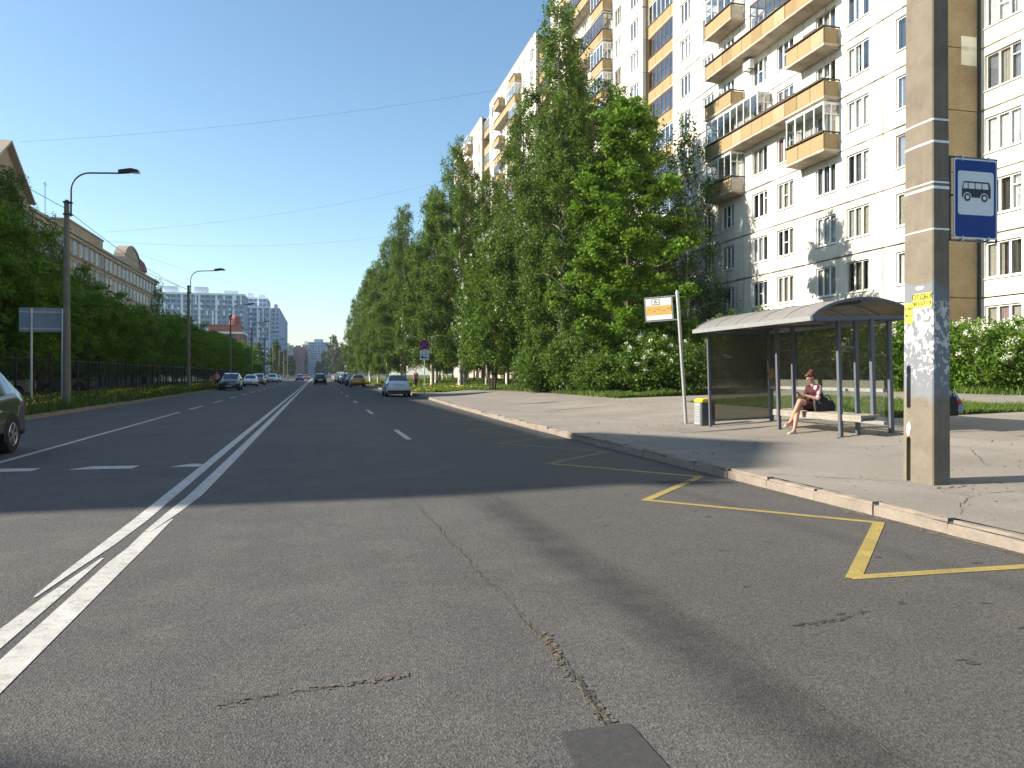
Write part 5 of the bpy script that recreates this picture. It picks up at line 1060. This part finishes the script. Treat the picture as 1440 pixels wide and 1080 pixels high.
wo = thing('person', 'seated person in maroon dress and pale shoes looking at a phone on the shelter bench', 'person', (SX, SY, .72))
b = MB()   # faces -x; left side (-y) is towards the viewer
hipL, hipR = (10.44, SY-.09, .81), (10.44, SY+.09, .81)
knL, knR = (9.98, SY-.02, .93), (10.0, SY+.07, .80); anL, anR = (9.86, SY+.13, .50), (9.86, SY+.0, .335)
limb(b, [hipL, knL, (9.93, SY+.06, .72), anL], [.085, .062, .055, .036]); limb(b, [hipR, knR, (9.93, SY+.035, .58), anR], [.085, .06, .054, .034])
for an, fx_, fz_ in ((anL, -.11, -.06), (anR, -.11, -.085)): b.tube([an, (an[0]+fx_*.5, an[1], an[2]+fz_*.8), (an[0]+fx_*1.25, an[1], an[2]+fz_*1.05)], [.034, .034, .022], 8); b.ell((an[0]+.015, an[1], an[2]-.03), (.03, .026, .03))
b.ell((10.44, SY, .83), (.13, .17, .12), 14, 10); b.tube([(10.44, SY, .85), (10.41, SY, 1.02), (10.36, SY, 1.18), (10.32, SY, 1.27)], [.13, .115, .125, .07], 14)
b.ell((10.35, SY, 1.16), (.10, .17, .10), 14, 10)
b.tube([(10.32, SY, 1.26), (10.28, SY, 1.37)], [.05, .046], 10)
HM = Matrix.Rotation(R(-28), 3, 'Y')
hc = Vector((10.25, SY, 1.445)); b.ell(hc, (.088, .072, .105), 16, 12, M=HM); b.ell(hc+HM @ Vector((-.045, 0, -.065)), (.045, .045, .05), 12, 8, M=HM)
b.tube([hc+HM @ Vector((-.085, 0, .02)), hc+HM @ Vector((-.108, 0, -.025))], [.009, .014], 8); b.ell(hc+HM @ Vector((-.084, 0, -.058)), (.012, .024, .009), 8, 6, M=HM)
for s in (-1, 1): b.ell(hc+HM @ Vector((.005, s*.074, -.005)), (.018, .01, .028), 8, 6, M=HM)
shL, shR = (10.33, SY-.175, 1.22), (10.33, SY+.175, 1.22); elL, elR = (10.27, SY-.23, .99), (10.27, SY+.22, .99); wrL, wrR = (10.06, SY-.10, 1.06), (10.06, SY+.07, 1.05)
limb(b, [shL, elL, wrL], [.052, .042, .026]); limb(b, [shR, elR, wrR], [.052, .042, .026])
hand(b, wrL, (-.9, .35, .15), .7, 1.0, (0, .5, .8)); hand(b, wrR, (-.9, -.1, .2), .8, 1.0, (0, -.6, .8))
bo = rem(wp(b.build('body', M_SKIN, wo)), .0075, 2)
c = MB()
c.tube([(10.45, SY, .84), (10.42, SY, 1.02), (10.36, SY, 1.18), (10.325, SY, 1.275)], [.142, .132, .142, .075], 14); c.ell((10.355, SY, 1.165), (.115, .19, .112), 14, 10)
limb(c, [shL, (10.29, SY-.215, 1.06)], [.066, .06]); limb(c, [shR, (10.29, SY+.21, 1.06)], [.066, .06])
rem(wp(c.build('blouse', M_MAROON, wo)), .011, 2)
c = MB(); c.ell((10.45, SY, .82), (.155, .20, .115), 14, 10); limb(c, [hipL, (10.12, SY-.03, .905)], [.115, .088]); limb(c, [hipR, (10.12, SY+.085, .825)], [.115, .085]); c.box(10.1, 10.44, SY-.07, SY+.1, .76, .88)
rem(wp(c.build('skirt', M_MAROON, wo)), .012, 3)
c = MB(); limb(c, [(10.335, SY-.178, 1.222), (10.295, SY-.213, 1.09), (10.275, SY-.226, 1.02)], [.064, .058, .050]); c.ell((10.31, SY-.13, 1.22), (.07, .07, .06), 12, 8)
rem(wp(c.build('sleeve', M_PINK, wo)), .012, 2)
h = MB(); h.ell(hc+HM @ Vector((.022, 0, .03)), (.092, .083, .098), 16, 12, M=HM); h.ell(hc+HM @ Vector((.045, 0, -.035)), (.055, .07, .06), 12, 8, M=HM); h.ell(hc+Vector((.035, 0, .135)), (.052, .052, .045), 12, 8)
for k in range(7): a = k*.9; h.ell(hc+Vector((.035+.04*math.cos(a), .04*math.sin(a), .145+.01*math.sin(k*2))), (.024, .024, .02), 8, 6)
h.ell(hc+HM @ Vector((-.05, 0, .075)), (.05, .066, .035), 10, 8, M=HM)
rem(wp(h.build('hair', M_HAIR, wo)), .009, 1)
for an, dz in ((anL, -.095), (anR, -.085)):
    s = MB(); x, y, z = an; s.tube([(x+.035, y, z+dz+.045), (x-.04, y, z+dz+.015), (x-.13, y, z+dz-.005), (x-.165, y, z+dz-.004)], [.034, .034, .036, .016], 10); s.tube([(x+.04, y, z+dz+.02), (x+.045, y, z+dz-.028)], [.016, .010], 8)
    rem(wp(s.build('shoe', M_SHOE, wo)), .007, 1)
for s in (-1, 1): wp(MB().ell(hc+HM @ Vector((-.078, s*.03, .008)), (.008, .011, .006), 8, 6).build('eye', M_SBLACK, wo))
ph = thing('phone', 'small black phone held in both hands of the seated person', 'phone', (9.965, SY-.03, 1.085)); ph.rotation_euler = (0, R(38), 0)
MB().prism(rrect(.155, .076, .01), -.004, .004).build('case', M_SBLACK, ph); MB().prism(rrect(.14, .068, .006), .0042, .0048).build('screen', M_CGL, ph)
jk = tag(MB().build('folded_jacket', M_JACK), 'charcoal jacket draped over the lap of the seated person', 'jacket'); bpy.data.objects.remove(jk)
c = MB(); rj = random.Random(3)
for k in range(9):
    x = 10.2+.034*k; c.tube([(x, SY-.08, 1.0-.004*k), (x+.02, SY-.19, .985), (x+rj.uniform(-.03, .04), SY-.245, .88+rj.uniform(-.03, .03)), (x+rj.uniform(-.04, .05), SY-.25-rj.uniform(0, .03), .73-rj.uniform(0, .06)*(k < 6))], [.045, .04, .036, .018], 8)
jk = rem(c.build('folded_jacket', M_JACK), .012, 1); tag(jk, 'charcoal jacket draped over the lap of the seated person', 'jacket')
hb = thing('handbag', 'black handbag on the bench behind the seated person', 'bag', (10.52, SY-.19, .715))
MB().add([(u*sx_, v, z) for z, sx_, v0 in ((0, .15, .065), (.13, .16, .07), (.24, .12, .03)) for u, v in ((-1, -v0), (1, -v0), (1, v0), (-1, v0))], [(3, 2, 1, 0), (0, 1, 5, 4), (1, 2, 6, 5), (2, 3, 7, 6), (3, 0, 4, 7), (4, 5, 9, 8), (5, 6, 10, 9), (6, 7, 11, 10), (7, 4, 8, 11), (8, 9, 10, 11)]).build('pouch', M_BAGB, hb)
MB().tube([(.1*math.cos(a), 0, .22+.13*math.sin(a)) for a in [math.pi*k/10 for k in range(11)]], .009, 6).build('strap', M_BAGB, hb)

def stander(label, x, y, z, rz, top, legs, hairm, s=1.0, hold=None):
    t = thing('person', label, 'person', (x, y, z), rz); t.scale = (s, s, s); b = MB()
    for sx in (-1, 1):
        limb(b, [(sx*.09, 0, .92), (sx*.095, .03*sx, .50), (sx*.10, .05*sx, .09)], [.085, .058, .038]); b.tube([(sx*.10, .05*sx+.04, .05), (sx*.11, .05*sx-.16, .035)], [.042, .034], 8)
        limb(b, [(sx*.19, 0, 1.40), (sx*.235, .02, 1.12), (sx*.24, -.05, .88)], [.055, .042, .028]); hand(b, (sx*.24, -.05, .88), (0, -.1, -1), .5, 1.0, (0, 1, 0))
    b.tube([(0, 0, .88), (0, 0, 1.1), (0, 0, 1.35), (0, 0, 1.46)], [.14, .125, .15, .07], 12); b.ell((0, 0, 1.37), (.2, .1, .09), 12, 8); b.tube([(0, 0, 1.44), (0, -.01, 1.56)], [.052, .05], 8); b.ell((0, -.01, 1.62), (.075, .092, .115), 14, 10); b.ell((0, -.105, 1.60), (.014, .02, .022), 8, 6)
    rem(b.build('body', M_SKIN, t), .011, 2)
    c = MB(); c.tube([(0, 0, .90), (0, 0, 1.1), (0, 0, 1.35), (0, 0, 1.47)], [.165, .145, .168, .075], 12); c.ell((0, 0, 1.37), (.22, .12, .1), 12, 8)
    for sx in (-1, 1): limb(c, [(sx*.19, 0, 1.40), (sx*.237, .02, 1.12), (sx*.242, -.04, .93)], [.07, .058, .044])
    rem(c.build('jacket', top, t), .014, 2); c = MB()
    for sx in (-1, 1): limb(c, [(sx*.09, 0, .92), (sx*.095, .03*sx, .50), (sx*.10, .05*sx, .12)], [.105, .078, .062])
    c.ell((0, 0, .93), (.17, .13, .1), 12, 8); rem(c.build('trousers', legs, t), .014, 2)
    h = MB(); h.ell((0, .02, 1.66), (.085, .098, .10), 14, 10); rem(h.build('hair', hairm, t), .012, 1); return t
M_NAVY = mat('navy_cloth', (.02, .022, .03), .85, .2, 12); M_ROSE = mat('rose_cloth', (.55, .25, .28), .85, .2, 12); M_DKHAIR = mat('dark_hair', (.03, .02, .015), .6, .3)
stander('person in dark clothes standing hidden behind the concrete pole', 12.93, 13.80, float(zt(12.93)), R(150), M_NAVY, M_NAVY, M_DKHAIR, .96)
stander('pedestrian in a rose jacket under the birches behind the white sedan', 9.4, 75, float(zt(9.4)), R(20), M_ROSE, M_NAVY, M_HAIR)
stander('pedestrian walking beside the parked cars at the left kerb', -10.4, 88, .1, R(10), M_ROSE, M_NAVY, M_DKHAIR)
sb_ = thing('shopping_bag', 'striped shopping bag with a red print showing behind the concrete pole', 'bag', (13.43, 13.69, .70)); sb_.rotation_euler = (0, R(-24), R(-8))
g = G('striped_print'); v = g.obj(); x_, y_, z_ = g.sep(v); stp = g.math('GREATER_THAN', g.math('SINE', g.math('MULTIPLY', x_, 170)), 0.0); cc = g.mix(stp, (.55, .6, .66), (.03, .08, .2)); redm = g.math('MULTIPLY', g.mr(z_, .13, .15), g.mr(z_, .26, .24)); M_STRP = g.end(g.bsdf(g.mix(redm, cc, (.6, .03, .03)), .6))
MB().add([(u*sx_, v*.05, z) for z, sx_ in ((0, .11), (.02, .13), (.25, .12), (.46, .06)) for u, v in ((-1, -1), (1, -1), (1, 1), (-1, 1))], [(3, 2, 1, 0)]+[(4*j+k, 4*j+(k+1) % 4, 4*j+4+(k+1) % 4, 4*j+4+k) for j in range(3) for k in range(4)]+[(12, 13, 14, 15)]).build('pouch', M_STRP, sb_)
MB().tube([(.05*math.cos(a), 0, .45+.12*math.sin(a)) for a in [math.pi*k/10 for k in range(11)]], .008, 6).build('handle', M_BAGB, sb_)
tb_ = thing('tote_bag', 'black bag hanging beside the striped one behind the concrete pole', 'bag', (13.17, 13.66, .62)); MB().add([(u*sx_, v*.06, z) for z, sx_ in ((0, .17), (.25, .17), (.42, .12)) for u, v in ((-1, -1), (1, -1), (1, 1), (-1, 1))], [(3, 2, 1, 0)]+[(4*j+k, 4*j+(k+1) % 4, 4*j+4+(k+1) % 4, 4*j+4+k) for j in range(2) for k in range(4)]+[(8, 9, 10, 11)]).build('pouch', M_BAGB, tb_)
MB().tube([(.08*math.cos(a), 0, .41+.25*math.sin(a)) for a in [math.pi*k/10 for k in range(11)]], .008, 6).build('handle', M_BAGB, tb_)

# ------------------------------------------------------------------ air
hz = MB().box(-1500, 1500, -400, 2000, -1.3, 56).build('haze', []); stuff(hz); hz.data.materials.clear()
g = G('haze_air'); vol = g.N('VolumePrincipled', None, {'Color': (.80, .88, 1, 1), 'Density': .00014, 'Anisotropy': .2}); g.nt.links.new(vol, g.out.inputs[1]); hz.data.materials.append(g.m)
hz['label'] = 'thin blue summer haze over the far end of the road'; hz['category'] = 'haze'
